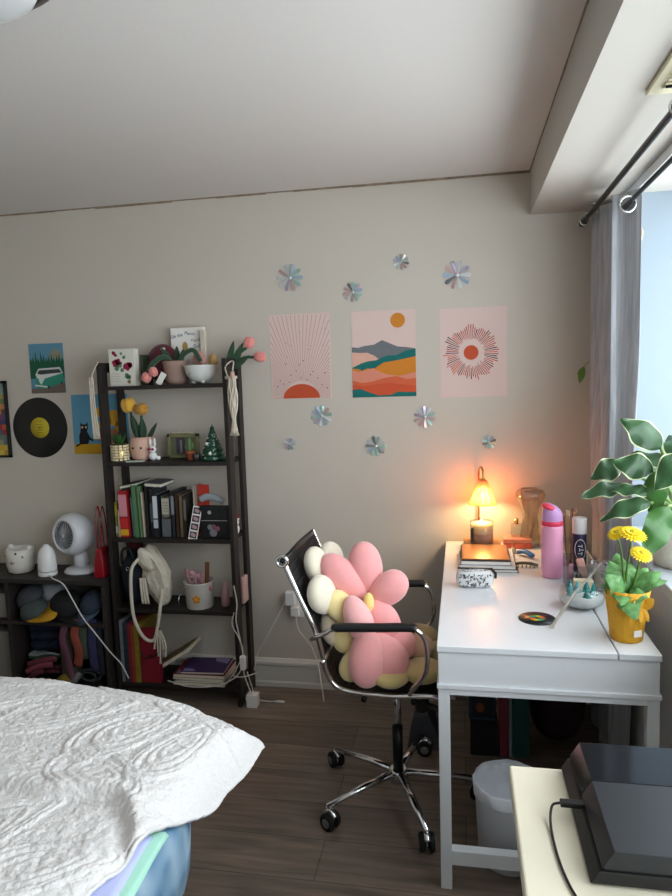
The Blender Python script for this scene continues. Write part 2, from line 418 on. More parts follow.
s.poly(P2([(.2,.4),(.27,.47),(.86,.48),(.93,.41),(.3,.38)]), 6, 7)
s.poly(P2([(.12,.15),(.5,.11),(.5,.14),(.12,.18)]), 3, 7)
s.poly(circ(.52*W_, .12*H_, .008, 14), 6, 8); s.poly(circ(.9*W_, .2*H_, .007, 14), 6, 8)
s.poly(circ(.22*W_, .28*H_, .005, 12), 2, 8)
tag(s.build('picture_card', [mat('card_sky', '#5d8ea6', .8), mat('card_forest', '#1f5a3d', .8), mat('card_teal', '#2e9078', .6), mat('card_white', '#d8dad6', .7), mat('card_road', '#6d6258', .8), mat('card_sand', '#8f8a78', .8), mat('card_dark', '#3a4644', .7)], loc=(-2.02, D, 1.462)), 'picture card of a teal and white camper van in a forest, above the record', 'picture')
# vinyl record
rm = mat('vinyl', '#101011', 0.28)
nt = rm.node_tree; b = nt.nodes['Principled BSDF']; tc = nt.nodes.new('ShaderNodeTexCoord'); wv = nt.nodes.new('ShaderNodeTexWave'); wv.wave_type = 'RINGS'; wv.rings_direction = 'Y'
wv.inputs['Scale'].default_value = 120; bp = nt.nodes.new('ShaderNodeBump'); bp.inputs['Strength'].default_value = .25; bp.inputs['Distance'].default_value = .001
nt.links.new(tc.outputs['Object'], wv.inputs['Vector']); nt.links.new(wv.outputs['Fac'], bp.inputs['Height']); nt.links.new(bp.outputs['Normal'], b.inputs['Normal'])
rc = (-2.088, D, 1.29)
rec = thing('vinyl_record', 'black vinyl record with a yellow label mounted on the wall', 'record', rc)
RM = Matrix.Translation(rc) @ Matrix.Rotation(PI/2, 4, 'X')
MB().lathe([(.0, 0), (.15, 0), (.152, .001), (.15, .002), (.053, .0024), (.0, .0024)], n=72, M=RM).build('disc', rm, rec)
s = MB(); s.lathe([(.052, .0024), (.052, .003), (0, .003)], n=40, M=RM)
for k in range(5):
    hw = .022 - abs(k - 2)*.004; z = rc[2] + .03 - k*.014
    s.box((rc[0] - hw, D - .0034, z), (rc[0] + hw, D - .003, z + .0025), 1)
s.lathe([(.004, .003), (.004, .0036), (0, .0036)], n=12, mi=2, M=RM)
s.build('centre_label', [mat('label_yellow', '#c9b32a', .6), mat('label_print', '#5a4c14', .7), BLACKP], rec)
# cat picture
s = Sheet(-1.905, D, 1.155); W_, H_ = .30, .295; s.base(W_, H_)
s.poly(P2([(0,0),(1,0),(1,.17),(0,.17)]), 1, 1)
s.poly(P2([(.1,.16),(.1,.3),(.13,.38),(.14,.45),(.13,.54),(.17,.5),(.23,.5),(.27,.54),(.27,.44),(.25,.38),(.3,.28),(.36,.24),(.35,.21),(.28,.24),(.26,.17)]), 2, 3)
s.poly(P2([(.02,.14),(.1,.18),(.12,.16),(.05,.12)]), 2, 3)
s.poly(circ(.168*W_, .452*H_, .006, 10), 3, 4); s.poly(circ(.235*W_, .452*H_, .006, 10), 3, 4)
s.poly(P2([(.42,.3),(.48,.4),(.56,.46),(.6,.2),(.44,.22)]), 4, 2)
for (u, v, r) in ((.52,.7,.028),(.6,.55,.03),(.52,.48,.02),(.75,.6,.04),(.86,.45,.03)): s.poly(circ(u*W_, v*H_, r, 14), 5, 3)
s.poly(P2([(.62,.18),(.62,.42),(.88,.42),(.84,.18)]), 4, 2)
tag(s.build('picture_card', [mat('cat_sky', '#5f9bb8', .8), mat('cat_table', '#c89a1d', .8), mat('cat_black', '#15171c', .8), mat('cat_eye', '#d8b48c', .8), mat('cat_vase', '#a06b50', .8), mat('cat_flowers', '#d9a233', .8)], loc=(-1.76, D, 1.155)), 'blue picture card of a black cat beside yellow flowers, behind the shelf post', 'picture')
# framed poster at left edge
pf = thing('framed_poster', 'colourful framed poster with a thin black frame, cut by the left edge', 'picture', (-2.45, D, 1.14))
s = MB(); X0, X1, Z0, Z1, fw = -2.62, -2.256, 1.142, 1.53, .012
for lo, hi in (((X0, Z0), (X1, Z0+fw)), ((X0, Z1-fw), (X1, Z1)), ((X0, Z0), (X0+fw, Z1)), ((X1-fw, Z0), (X1, Z1))): s.box((lo[0], D-.016, lo[1]), (hi[0], D, hi[1]))
s.build('frame', BLACKP, pf)
random.seed(5); s = MB(); cells = [('#7f9aa0', '#8c9c96', '#7a8f8c'), ('#7d8a5a', '#a2935a', '#6a7a50'), ('#a86a48', '#5b4a3c', '#8a5a6a', '#c08050'), ('#45406a', '#5a4a7c', '#3a3c58', '#8c3434'), ('#9c2c30', '#48586c', '#b85a40', '#35405a'), ('#7c9088', '#5e7268', '#8c8c70'), ('#c2a030', '#b8962c', '#ccb050')]
pm = {}; ml = []
rows = 14; cols_ = 12
for j in range(rows):
    pal = cells[len(cells) - 1 - int(j * len(cells) / rows)]
    for i in range(cols_):
        c_ = random.choice(pal)
        if c_ not in pm: pm[c_] = len(ml); ml.append(mat('poster_' + c_[1:], c_, .6))
        jx = (X1-X0-2*fw)/cols_; jz = (Z1-Z0-2*fw)/rows
        s.box((X0+fw+i*jx, D-.008, Z0+fw+j*jz), (X0+fw+(i+1)*jx, D-.004-random.random()*.0, Z0+fw+(j+1)*jz), pm[c_])
s.build('picture', ml, pf)
# electrical outlet
ol = thing('wall_outlet', 'white double wall outlet behind the office chair with adapters plugged in', 'outlet', (-.79, D, .36))
MB().box((-.822, D-.006, .353), (-.757, D, .475)).build('plate', WHITEP, ol, bevel=.003)
MB().box((-.838, D-.04, .42), (-.792, D-.006, .485)).build('adapter', WHITEP, ol, bevel=.004)
MB().box((-.815, D-.035, .365), (-.775, D-.006, .41)).build('adapter', WHITEP, ol, bevel=.004)

# ceiling light
cl = thing('ceiling_light', 'round frosted glass ceiling light with dark metal rim', 'ceiling light', (-.965, 1.165, CZ))
MB().lathe([(.0, 0), (.22, 0), (.238, -.012), (.238, -.03), (.215, -.04)], c=(-.965, 1.165, CZ), n=48).build('rim', mat('bronze', '#3a3330', .4, metal=.7), cl)
MB().lathe([(.202, -.03), (.204, -.045), (.188, -.075), (.15, -.095), (.09, -.108), (0, -.112)], c=(-.965, 1.165, CZ), n=48, cap=False).build('shade', mat('frosted_glass', '#d7dcdc', .25, coat=.4), cl)
# vent on the beam soffit
vt = thing('ceiling_vent', 'cream slatted air vent under the beam above the curtain rods', 'vent', (.53, 1.62, SZ))
MB().box((.44, 1.48, SZ-.012), (.62, 1.79, SZ-.0)).build('vent_frame', mat('cream_vent', '#d9d3b4', .5), vt, bevel=.003)
s = MB()
for k in range(11): s.cbox((.53, 1.52 + k*.022, SZ-.016), (.13, .013, .002), 0, rx=.12)
s.build('louvres', MATS['cream_vent'], vt)
MB().tube([(.468, 1.727, SZ-.018), (.53, 1.722, SZ-.020)], .004, 8).build('lever', BLACKP, vt)
# ---------------------------------------------------------------- curtain and rods
cm = mat('curtain_grey', '#a6a8ae', 0.7, var=0.2, vscale=16, stretch=(5, 5, .35), sheen=.3, bump=.15, bscale=90)  # vertical tone streaks painted in to suggest highlights on the folds
def curtain():
    mb = MB(); NU, NV = 170, 60; zt, zb = 2.105, .03
    vs = []
    for j in range(NV + 1):
        v = j / NV; z = zt + (zb - zt) * v
        k = min(1, max(0, (1.75 - z) / .8)); k = k*k*(3-2*k)
        for i in range(NU + 1):
            u = i / NU
            yt = 2.965 - .455*u; yb = 2.93 - .47*u**.9
            y = yt + (yb - yt) * k
            ph = u * 5.6 * PI
            amp = .046 * (1 - .25*k)
            xc = .566 - .012*k
            xx = xc + amp * math.cos(ph + .6*math.sin(v*4 + u*5)*k) + .010*math.sin(v*7+u*11)*k
            if u > .86:
                q = (u - .86) / .14
                xx = (xc - .04)*(1-q) + (xc + .046 - .016*k)*q if q > .0 else xx
            y += .016 * math.sin(ph*2 + 1) + .02*k*math.sin(v*9+u*4)
            lim = .608
            if z < .95: xx = max(xx, .524)
            vs.append((min(lim, xx) if z < 1.9 or True else xx, min(y, 3.01), z))
    fs = [(j*(NU+1)+i, j*(NU+1)+i+1, (j+1)*(NU+1)+i+1, (j+1)*(NU+1)+i) for j in range(NV) for i in range(NU)]
    mb.add(vs, fs, 0, True)
    return mb
cu = thing('curtain', 'grey grommet curtain bunched at the far end of the window', 'curtain', (.578, 2.8, .03))
curtain().build('fabric', cm, cu, solid=.002)
s = MB(); ring = [(.566 + .026*math.cos(a), 2.508, 2.056 + .026*math.sin(a)) for a in [2*PI*k/28 for k in range(28)]]
s.tube(ring, .006, 8, closed=True); s.build('grommet', mat('nickel', '#cfd0d2', .25, metal=.9), cu)
def rod(x, z, y0, y1, lb):
    r = thing('curtain_rod', lb, 'curtain rod', (x, y1, z))
    MB().tube([(x, y0, z), (x, y1, z)], .0095 if x < .55 else .008, 14).build('pole', BLACKM, r)
    return r
r1 = rod(.492, 2.09, -1.2, 2.93, 'black curtain rod nearer the room, running in front of the grey curtain')
MB().lathe([(.012, 0), (.015, .012), (.012, .03), (.004, .042), (0, .044)], n=18, M=Matrix.Translation((.492, 2.93, 2.09)) @ Matrix.Rotation(-PI/2, 4, 'X')).build('finial', BLACKM, r1)
r2 = rod(.566, 2.056, -1.2, 2.93, 'black curtain rod nearer the window, threaded through the curtain grommet')
for yy in (2.90, 1.72):
    b = thing('rod_bracket', 'metal double rod bracket beside the %s' % ('curtain top at the far wall' if yy > 2 else 'cream vent, nearest the camera'), 'bracket', (.53, yy, SZ))
    s = MB(); s.tube([(.53, yy, SZ), (.53, yy, 2.13), (.492, yy, 2.115)], .005, 8); s.tube([(.53, yy, 2.13), (.566, yy, 2.08)], .005, 8)
    s.tube([(.492 + .016*math.cos(a), yy, 2.09 + .016*math.sin(a)) for a in [2*PI*k/20 for k in range(20)]], .004, 8, closed=True)
    s.tube([(.566 + .014*math.cos(a), yy, 2.056 + .014*math.sin(a)) for a in [2*PI*k/20 for k in range(20)]], .004, 8, closed=True)
    s.lathe([(.02, 0), (.02, -.004), (0, -.004)], c=(.53, yy, SZ), n=16)
    s.build('arm', MATS['nickel'], b)
tb = thing('tieback_hook', 'small beige loop hanging on the window jamb beside the curtain', 'hook', (.66, WY1-.01, 1.97))
MB().tube([(.655, WY1-.02, 2.02), (.672, WY1-.022, 2.035), (.683, WY1-.02, 2.01), (.675, WY1-.02, 1.975), (.655, WY1-.02, 1.96), (.645, WY1-.02, 1.985)], .004, 8, closed=True).build('loop', mat('beige_cord', '#cdbb98', .8), tb)
lf = thing('trailing_leaf', 'small green leaf tip peeking out left of the grey curtain', 'leaf', (.50, 2.97, 1.5))
s = MB(); s.tube(bez([(.53, 2.99, 1.53), (.51, 2.98, 1.51), (.495, 2.96, 1.48)], 5), .0015, 6)
s.leaf((.505, 2.97, 1.51), (.487, 2.955, 1.44), .028, nrm=(-.2, -1, 0)); s.leaf((.51, 2.97, 1.505), (.478, 2.95, 1.475), .022, nrm=(-.2, -1, .2)); s.build('leaf', mat('leaf_lime', '#6d8a3a', .5), lf)

# ---------------------------------------------------------------- ladder shelf
SX0, SX1, SY0, SY1 = -1.622, -1.008, 2.79, 3.005
TIERS = [.09, .45, .785, 1.14, 1.487]
sh = thing('ladder_shelf', 'tall black five-tier open shelf against the wall', 'shelf', (-1.315, 2.9, 0))
for xx in (SX0, SX1 - .018):
    for (ya, yb) in ((SY0, SY0 + .062), (SY1 - .05, SY1)):
        MB().box((xx, ya, 0), (xx + .018, yb, 1.595)).build('post', BLACKW, sh, bevel=.0015)
    MB().box((xx, SY0 + .062, 1.55), (xx + .018, SY1 - .05, 1.595)).build('side_rail', BLACKW, sh, bevel=.001)
    MB().box((xx, SY0 + .062, .035), (xx + .018, SY1 - .05, .08)).build('side_rail', BLACKW, sh, bevel=.001)
for z in TIERS:
    MB().box((SX0 + .018, SY0 + .004, z - .018), (SX1 - .018, SY1 - .002, z)).build('shelf_board', BLACKW, sh, bevel=.001)

# --- top tier
z = TIERS[4]
def at_(x, y, z): return (x, y, z)
# flower card box
s = MB(); bx = (-1.578, 2.83, z); s.box((-1.578, 2.83, z), (-1.455, 2.875, z + .167), 0)
def blob(cx, cz, r, mi, n=9, jag=.3):
    s.add([(cx + r*(1+random.uniform(-jag, jag))*math.cos(2*PI*k/n), 2.8296, cz + r*(1+random.uniform(-jag, jag))*math.sin(2*PI*k/n)) for k in range(n)][::1], [list(range(n))], mi)
random.seed(9)
for (u, v, r, mi) in ((.25,.62,.019,1),(.35,.66,.014,1),(.72,.52,.021,1),(.82,.58,.013,1),(.2,.9,.009,1),(.27,.84,.008,1),(.5,.88,.007,2),(.6,.78,.009,2),(.42,.55,.01,2),(.3,.48,.011,2),(.5,.43,.009,2),(.68,.28,.013,2),(.78,.24,.011,2),(.75,.12,.009,3),(.45,.62,.007,4)):
    blob(-1.578 + u*.123, z + v*.167, r, mi)
for k in range(4): s.box((-1.572, 2.8292, z + .055 - k*.011), (-1.53 + .006*(k % 2), 2.8296, z + .0565 - k*.011), 5)
tag(s.build('flower_card_box', [mat('card_ivory', '#d8d6c8', .6), mat('crimson', '#8f1a3f', .6), mat('print_leaf', '#5d7f62', .6), mat('print_brown', '#8a6a3a', .6), mat('print_dark', '#4a2438', .6), mat('print_grey', '#a8a49a', .6)], loc=bx), 'white box printed with crimson flowers, at the left end of the top shelf', 'box')
s = MB().box((-1.452, 2.88, z), (-1.438, 2.98, z + .14)); tag(s.build('book', mat('moss_green', '#33402a', .7), loc=(-1.44, 2.92, z), bevel=.002), 'thin dark green book on end between the floral box and maroon pouch', 'book')
s = MB(); s.ell((-1.372, 2.955, z + .098), (.082, .028, .092), fn=lambda p: Vector((p.x, p.y, max(p.z, -.95))), mi=0); s.ell((-1.358, 2.930, z+.165), (.012, .004, .006), mi=1)
tag(s.build('pouch', [mat('maroon_velvet', '#5b1526', .7, sheen=.4), PAPER], loc=(-1.36, 2.955, z)), 'maroon rounded pouch standing at the back of the top shelf', 'pouch')
# title book
bk = thing('book', 'white picture book with blue lettering leaning on the wall above the top shelf', 'book', (-1.255, 2.985, z))
s = MB(); s.box((-1.34, 2.98, z), (-1.175, 3.005, z + .262)); s.build('cover', PAPER, bk, bevel=.002)
s = MB(); Mx = lambda x, zz, r=0: Matrix.Translation((x, 2.9798, zz)) @ WALLX @ Matrix.Rotation(r, 4, 'Z')
text_into(s, 'Oh the', Mx(-1.308, z + .218, .2), .021, extrude=.0006); text_into(s, 'Places', Mx(-1.245, z + .228, -.12), .021, extrude=.0006); text_into(s, "You'll", Mx(-1.218, z + .196, 0), .020, extrude=.0006); text_into(s, 'Go!', Mx(-1.212, z + .168, 0), .022, extrude=.0006)
s.build('lettering', mat('letter_blue', '#3e5878', .7), bk)
s = MB(); s.add([(-1.27 + .014*math.cos(a), 2.9796, z + .175 + .022*math.sin(a)) for a in [2*PI*k/12 for k in range(12)]], [list(range(12))], 0); s.build('drawing', mat('drawing_tan', '#b08f55', .7), bk)
s = MB(); s.box((-1.185, 2.955, z), (-1.16, 2.975, z + .245)); tag(s.build('book', mat('beige_book', '#c8bfae', .7), loc=(-1.17, 2.965, z), bevel=.002), 'slim pale beige book beside the white picture book, above the cup', 'book')
# drooping tulips pot
felt_g = mat('felt_green', '#2c4a33', 0.9, sheen=.3); felt_p = mat('felt_pink', '#e08a82', 0.9, sheen=.4, bump=.3, bscale=200); felt_y = mat('felt_yellow', '#dfa93a', 0.9, sheen=.4)
def tulip(mb, c, d, r, h, mi):
    d = Vector(d).normalized(); q = d.to_track_quat('Z', 'Y').to_matrix()
    for k in range(5):
        a = 2*PI*k/5; off = q @ Vector((math.cos(a)*r*.38, math.sin(a)*r*.38, 0))
        mb.ell(Vector(c) + off, (r*.62, r*.62, h*.55), M=q, nu=12, nv=8, mi=mi)
    mb.ell(c, (r*.8, r*.8, h*.42), M=q, nu=12, nv=8, mi=mi)
pt = thing('potted_tulips', 'crocheted pink tulips drooping from a taupe pot on the top shelf', 'fake plant', (-1.285, 2.9, z))
MB().lathe([(.045, 0), (.052, .02), (.058, .085), (.062, .105), (.058, .107), (.052, .09), (0, .09)], c=(-1.285, 2.9, z), n=32).build('pot', mat('taupe_pot', '#a2867a', .7), pt)
s = MB()
for (b, t, w_, ar) in (((-1.30, 2.9, z+.09), (-1.345, 2.88, z+.17), .028, .0), ((-1.28, 2.9, z+.09), (-1.27, 2.885, z+.175), .03, 0), ((-1.265, 2.9, z+.09), (-1.235, 2.88, z+.16), .026, 0)): s.leaf(b, t, w_, ar, nrm=(0, -1, .3), n=8)
s.tube(bez([(-1.29, 2.89, z+.09), (-1.33, 2.87, z+.125), (-1.37, 2.85, z+.10), (-1.395, 2.835, z+.05)], 8), .012, 8)
s.tube(bez([(-1.27, 2.89, z+.09), (-1.23, 2.87, z+.135), (-1.18, 2.86, z+.15), (-1.145, 2.85, z+.10)], 8), .011, 8)
s.build('stems', felt_g, pt)
s = MB(); tulip(s, (-1.40, 2.832, z+.035), (-.6, -.1, -1), .024, .042, 0); s.build('flower', felt_p, pt)
s = MB(); tulip(s, (-1.362, 2.825, z+.06), (.4, -.2, -.6), .021, .038, 0); s.build('flower', felt_p, pt)
s = MB(); s.cbox((-1.325, 2.822, z+.028), (.028, .003, .058), rz=0, ry=.55); tag(s.build('gift_tag', PAPER, loc=(-1.325, 2.822, z), bevel=.001), 'small white paper tag leaning in front of the taupe pot', 'tag')
# footed cup
cp = thing('footed_cup', 'white lion-footed cup with faint writing on the top shelf', 'cup', (-1.155, 2.87, z))
prof_ = [(.028, .008), (.042, .012), (.064, .04), (.074, .078), (.077, .083), (.072, .083), (.060, .045), (.0, .03)]
MB().lathe(prof_, c=(-1.155, 2.87, z), n=40).build('bowl', mat('grey_white_ceramic', '#dcdcd6', .4), cp)
for k in range(4):
    s = MB(); s.ell((-1.155 + .034*math.cos(k*PI/2+.6), 2.87 + .034*math.sin(k*PI/2+.6), z+.009), (.011, .011, .009), nu=10, nv=6)
    s.build('foot', MATS['grey_white_ceramic'], cp)
s = MB(); text_into(s, 'love', Matrix.Translation((-1.17, 2.8105, z+.04)) @ WALLX @ Matrix.Rotation(-.1, 4, 'Z'), .02); s.build('writing', mat('ink_grey', '#55585c', .6), cp)
s = MB(); s.ell((-1.17, 2.9, z+.115), (.03, .028, .035)); s.ell((-1.15, 2.885, z+.10), (.02, .02, .022)); tag(s.build('felt_ball', mat('felt_dusty_rose', '#c08a80', .9, sheen=.3), loc=(-1.165, 2.9, z+.08)), 'dusty pink soft felt bud resting in the white footed cup', 'ornament')
s = MB(); s.ell((-1.105, 2.90, z+.1), (.02, .02, .034)); s.ell((-1.1, 2.895, z+.06), (.012, .012, .02)); tag(s.build('wooden_bulb', mat('tan_wood', '#b8935a', .6), loc=(-1.105, 2.9, z+.04)), 'tan egg-shaped ornament beside the white footed cup, next to right shelf post', 'ornament')
# right tulips
pt = thing('tulip_bunch', 'crocheted pink tulips leaning right off the top of the shelf', 'fake plant', (-1.04, 2.93, z))
s = MB()
s.tube(bez([(-1.045, 2.93, z), (-1.03, 2.93, z+.08), (-.99, 2.93, z+.13), (-.955, 2.93, z+.155)], 8), .007, 8)
s.tube(bez([(-1.04, 2.93, z), (-1.015, 2.93, z+.08), (-.97, 2.93, z+.11), (-.92, 2.93, z+.112)], 8), .007, 8)
s.leaf((-1.055, 2.93, z+.05), (-1.01, 2.92, z+.19), .032, nrm=(0, -1, 0)); s.leaf((-1.04, 2.93, z+.05), (-.965, 2.92, z+.18), .035, nrm=(0, -1, 0)); s.leaf((-1.03, 2.92, z+.06), (-.935, 2.91, z+.12), .03, nrm=(0, -1, .3))
s.build('stems', felt_g, pt)
s = MB(); tulip(s, (-.942, 2.93, z+.178), (.25, 0, 1), .026, .048, 0); s.build('flower', felt_p, pt)
s = MB(); tulip(s, (-.893, 2.93, z+.112), (1, 0, -.15), .025, .05, 0); s.build('flower', felt_p, pt)
# macrame hangings
cord = mat('cotton_cord', '#cfc5b4', .95, bump=.4, bscale=150)
def macrame(x, y, zt, ln, w, lb, wide=True):
    t = thing('macrame_hanger', lb, 'hanging', (x, y, zt - ln))
    s = MB(); s.tube(bez([(x - w*.5, y, zt - .06), (x - w*.9, y + .02, zt - .02), (x - w*.6, y + .05, zt+.003), (x - w*.1, y + .04, zt+.003), (x + w*.1, y, zt - .035)], 6), .0035, 6); s.build('loop', cord, t)
    s = MB(); random.seed(int(abs(x)*100))
    z0 = zt - .06; z1 = zt - ln
    for k in range(9):
        a = 2*PI*k/9
        pts = []
        for q in range(18):
            v = q / 17; rr = w*.5*(math.sin(PI*min(1, v*1.15 + .12))**.6 if v < .75 else .18 + (v-.75)*1.9)
            pts.append((x + rr*math.cos(a + v*3*(1 if k % 2 else -1)), y + rr*.5*math.sin(a + v*3*(1 if k % 2 else -1)), z0 + (z1 - z0)*v))
        s.tube(pts, .0038, 6)
    s.ell((x, y, z0 + (z1-z0)*.42), (w*.36, w*.2, abs(z1-z0)*.42), nu=16, nv=14)
    s.tube([(x - w*.75, y, z0 - .005), (x + w*.55, y, z0 - .005)], .007, 8)
    for k in range(14):
        a = 2*PI*k/14; s.tube([(x + .006*math.cos(a), y + .006*math.sin(a), z1 + .03), (x + w*.5*math.cos(a), y + .012*math.sin(a), z1 - .012)], .002, 5)
    s.build('knotted_body', cord, t)
    s = MB(); s.lathe([(.0, 0), (.009, .002), (.01, .015), (.009, .03), (0, .032)], c=(x + w*.1, y - .004, zt - .07), n=14); s.build('bead', mat('pink_bead', '#c8a294', .6), t)
macrame(-.974, 2.772, 1.575, .305, .04, 'cream macrame hanger on the right post of the black shelf')
t = thing('cord_hanging', 'thin white cord hanging from the left post of the black shelf', 'hanging', (-1.64, 2.79, 1.25))
MB().tube(bez([(-1.60, 2.775, 1.598), (-1.618, 2.772, 1.57), (-1.640, 2.78, 1.53), (-1.645, 2.785, 1.46)], 6), .003, 6).build('loop', cord, t)
s = MB()
for k in range(5): s.tube(bez([(-1.646 + .004*k - .008, 2.783, 1.53), (-1.645 + .005*k - .01, 2.783 + .003*(k % 2), 1.40), (-1.637 + .007*k - .014, 2.783, 1.25)], 6), .003, 6)
s.build('tassel', cord, t)

# --- second tier
z = TIERS[3]
g = thing('studded_planter', 'small gold studded planter with green succulent', 'potted plant', (-1.565, 2.85, z))
s = MB(); s.lathe([(.033, 0), (.036, .004), (.036, .078), (.03, .08), (.028, .07), (0, .07)], c=(-1.565, 2.85, z), n=28); s.build('pot', GOLD, g)
s = MB()
for j in range(6):
    for k in range(13):
        a = 2*PI*(k + .0)/13; s.cbox((-1.565 + .038*math.cos(a), 2.85 + .038*math.sin(a), z + .009 + j*.0125), (.007, .013, .009), rz=a)
s.build('studs', mat('cream_stud', '#e2d6b4', .4), g)
s = MB(); random.seed(2)
for k in range(11):
    a = 2*PI*k/11; s.leaf((-1.565, 2.85, z+.07), (-1.565 + .042*math.cos(a), 2.85 + .03*math.sin(a), z + .115 + random.uniform(0, .02)), .018, nrm=(0, 0, 1), n=6, fold=.3)
s.build('succulent', GREENL, g)
t = thing('potted_tulips', 'yellow felt tulips in a blush face pot on the second shelf', 'fake plant', (-1.475, 2.9, z))
MB().lathe([(.04, 0), (.05, .01), (.058, .05), (.058, .085), (.052, .108), (.046, .108), (.05, .09), (0, .088)], c=(-1.475, 2.9, z), n=32).build('pot', mat('blush_pot', '#d3ab98', .7), t)
for xx in (-1.455, -1.495):
    s = MB(); s.ell((xx, 2.8435, z+.06), (.005, .003, .005)); s.build('painted_eye', BLACKP, t)
s = MB(); s.leaf((-1.49, 2.9, z+.09), (-1.515, 2.88, z+.22), .04, nrm=(0, -1, .2)); s.leaf((-1.47, 2.9, z+.09), (-1.46, 2.88, z+.20), .04, nrm=(0, -1, .2)); s.leaf((-1.455, 2.9, z+.085), (-1.385, 2.88, z+.175), .028, nrm=(-.3, -1, .2))
s.tube([(-1.49, 2.89, z+.09), (-1.515, 2.88, z+.23)], .006, 8); s.tube([(-1.475, 2.89, z+.09), (-1.46, 2.88, z+.22)], .006, 8); s.build('leaves', felt_g, t)
s = MB(); tulip(s, (-1.52, 2.875, z+.258), (-.2, -.1, 1), .036, .062, 0); s.build('flower', felt_y, t)
s = MB(); tulip(s, (-1.455, 2.87, z+.238), (.5, -.2, .1), .030, .060, 0); s.build('flower', mat('felt_amber', '#bf8a30', .9, sheen=.3), t)
s = MB().cbox((-1.475, 2.825, z+.002), (.08, .045, .003), rz=.15); tag(s.build('notecard', mat('pale_card', '#c6ccc4', .6), loc=(-1.475, 2.825, z)), 'pale flat notecard lying at the front edge of the second shelf', 'card')
t = thing('bunny_figurine', 'small white rabbit-eared figurine with pink sunglasses', 'figurine', (-1.405, 2.86, z))
s = MB(); s.ell((-1.405, 2.86, z+.02), (.02, .018, .02)); s.ell((-1.405, 2.858, z+.052), (.018, .016, .017)); s.ell((-1.416, 2.86, z+.085), (.006, .005, .02)); s.ell((-1.394, 2.86, z+.085), (.006, .005, .02)); s.ell((-1.38, 2.86, z+.012), (.011, .012, .01)); s.build('body', WHITEP, t)
s = MB(); s.ell((-1.413, 2.842, z+.054), (.0075, .003, .006)); s.ell((-1.397, 2.842, z+.054), (.0075, .003, .006)); s.tube([(-1.413, 2.841, z+.056), (-1.397, 2.841, z+.056)], .002, 6); s.build('glasses', mat('glasses_pink', '#9b2448', .3), t)
t = thing('decorative_frame', 'olive green framed case topped with small beads, centre of the second shelf', 'frame', (-1.285, 2.95, z))
s = MB(); X0, X1, Z1 = -1.37, -1.215, z + .115
s.box((X0, 2.94, z), (X0+.016, 2.965, Z1)); s.box((X1-.016, 2.94, z), (X1, 2.965, Z1)); s.box((X0, 2.94, Z1-.016), (X1, 2.965, Z1)); s.box((X0, 2.94, z), (X1, 2.965, z+.014)); s.build('frame', mat('olive_frame', '#7f7f58', .5), t, bevel=.003)
s = MB().box((X0+.014, 2.955, z+.012), (X1-.014, 2.96, Z1-.014), 0).box((X0+.04, 2.953, z+.02), (X0+.085, 2.955, Z1-.02), 1).box((X0+.06, 2.951, z+.025), (X0+.07, 2.953, Z1-.03), 2)
s.build('picture', [mat('moss_picture', '#6f7358', .7), mat('plum_picture', '#4d4450', .7), mat('grey_picture', '#8c8f90', .7)], t)
s = MB()
for k in range(9): s.ell((X0+.03+k*.012, 2.952, Z1+.006), (.005, .005, .005), nu=8, nv=6)
s.build('beads', mat('pearl', '#cfc2ac', .3), t)
t = thing('mini_cactus', 'tiny terracotta pot with green cactus on the second shelf', 'potted plant', (-1.228, 2.87, z))
MB().lathe([(.014, 0), (.02, .032), (.022, .032), (.022, .04), (.018, .041), (0, .036)], c=(-1.228, 2.87, z), n=20).build('pot', TERRA, t)
s = MB(); s.ell((-1.228, 2.87, z+.07), (.012, .012, .034)); s.ell((-1.212, 2.87, z+.066), (.006, .006, .015)); s.ell((-1.244, 2.87, z+.06), (.006, .006, .014)); s.build('cactus', mat('cactus', '#5d7a4a', .7, bump=.4, bscale=200), t)
s = MB().lathe([(.014, 0), (.017, .03), (.015, .03), (.013, .006), (0, .006)], c=(-1.19, 2.86, z), n=18); tag(s.build('tealight_cup', mat('smoke_grey', '#4a4c4a', .3), loc=(-1.19, 2.86, z)), 'tiny dark grey cup between the cactus and the green tree', 'cup')
t = thing('ceramic_tree', 'small dark green ceramic tree with white beads on the second shelf', 'ornament', (-1.115, 2.87, z))
s = MB()
for k in range(7):
    zz = .005 + k*.02; r = .062*(1 - k/7.6); s.lathe([(r*.55, zz+.026), (r, zz), (r*.9, zz-.003), (0, zz+.004)][::-1], c=(-1.115, 2.87, z), n=22, wob=lambda a, q: 1 + .1*math.sin(9*a))
s.lathe([(.008, .14), (.0, .165)], c=(-1.115, 2.87, z), n=10); random.seed(4)
for k in range(26):
    v = random.random()*.85; a = random.uniform(PI, 2*PI); r = .062*(1 - v/1.02); s.ell((-1.115 + r*math.cos(a), 2.87 + r*math.sin(a), z + .008 + v*.14), (.003, .003, .003), nu=6, nv=4, mi=1)
s.ell((-1.108, 2.812, z+.035), (.008, .004, .008), nu=8, nv=6, mi=1); s.ell((-1.128, 2.828, z+.078), (.007, .004, .007), nu=8, nv=6, mi=1); s.build('branches', [mat('tree_green', '#1c4a34', .35, coat=.4), PAPER], t)
t = thing('glass_ornament', 'narrow clear glass plaque with a pale green top at the shelf post', 'frame', (-1.05, 2.93, z))
s = MB().box((-1.068, 2.94, z+.075), (-1.04, 2.946, z+.135), 0).box((-1.068, 2.94, z), (-1.04, 2.946, z+.075), 1); s.build('insert', [mat('sea_green', '#6f9488', .5), mat('insert_white', '#b9bab4', .6)], t)
MB().box((-1.074, 2.934, z), (-1.034, 2.939, z+.15)).build('pane', GLASST, t)
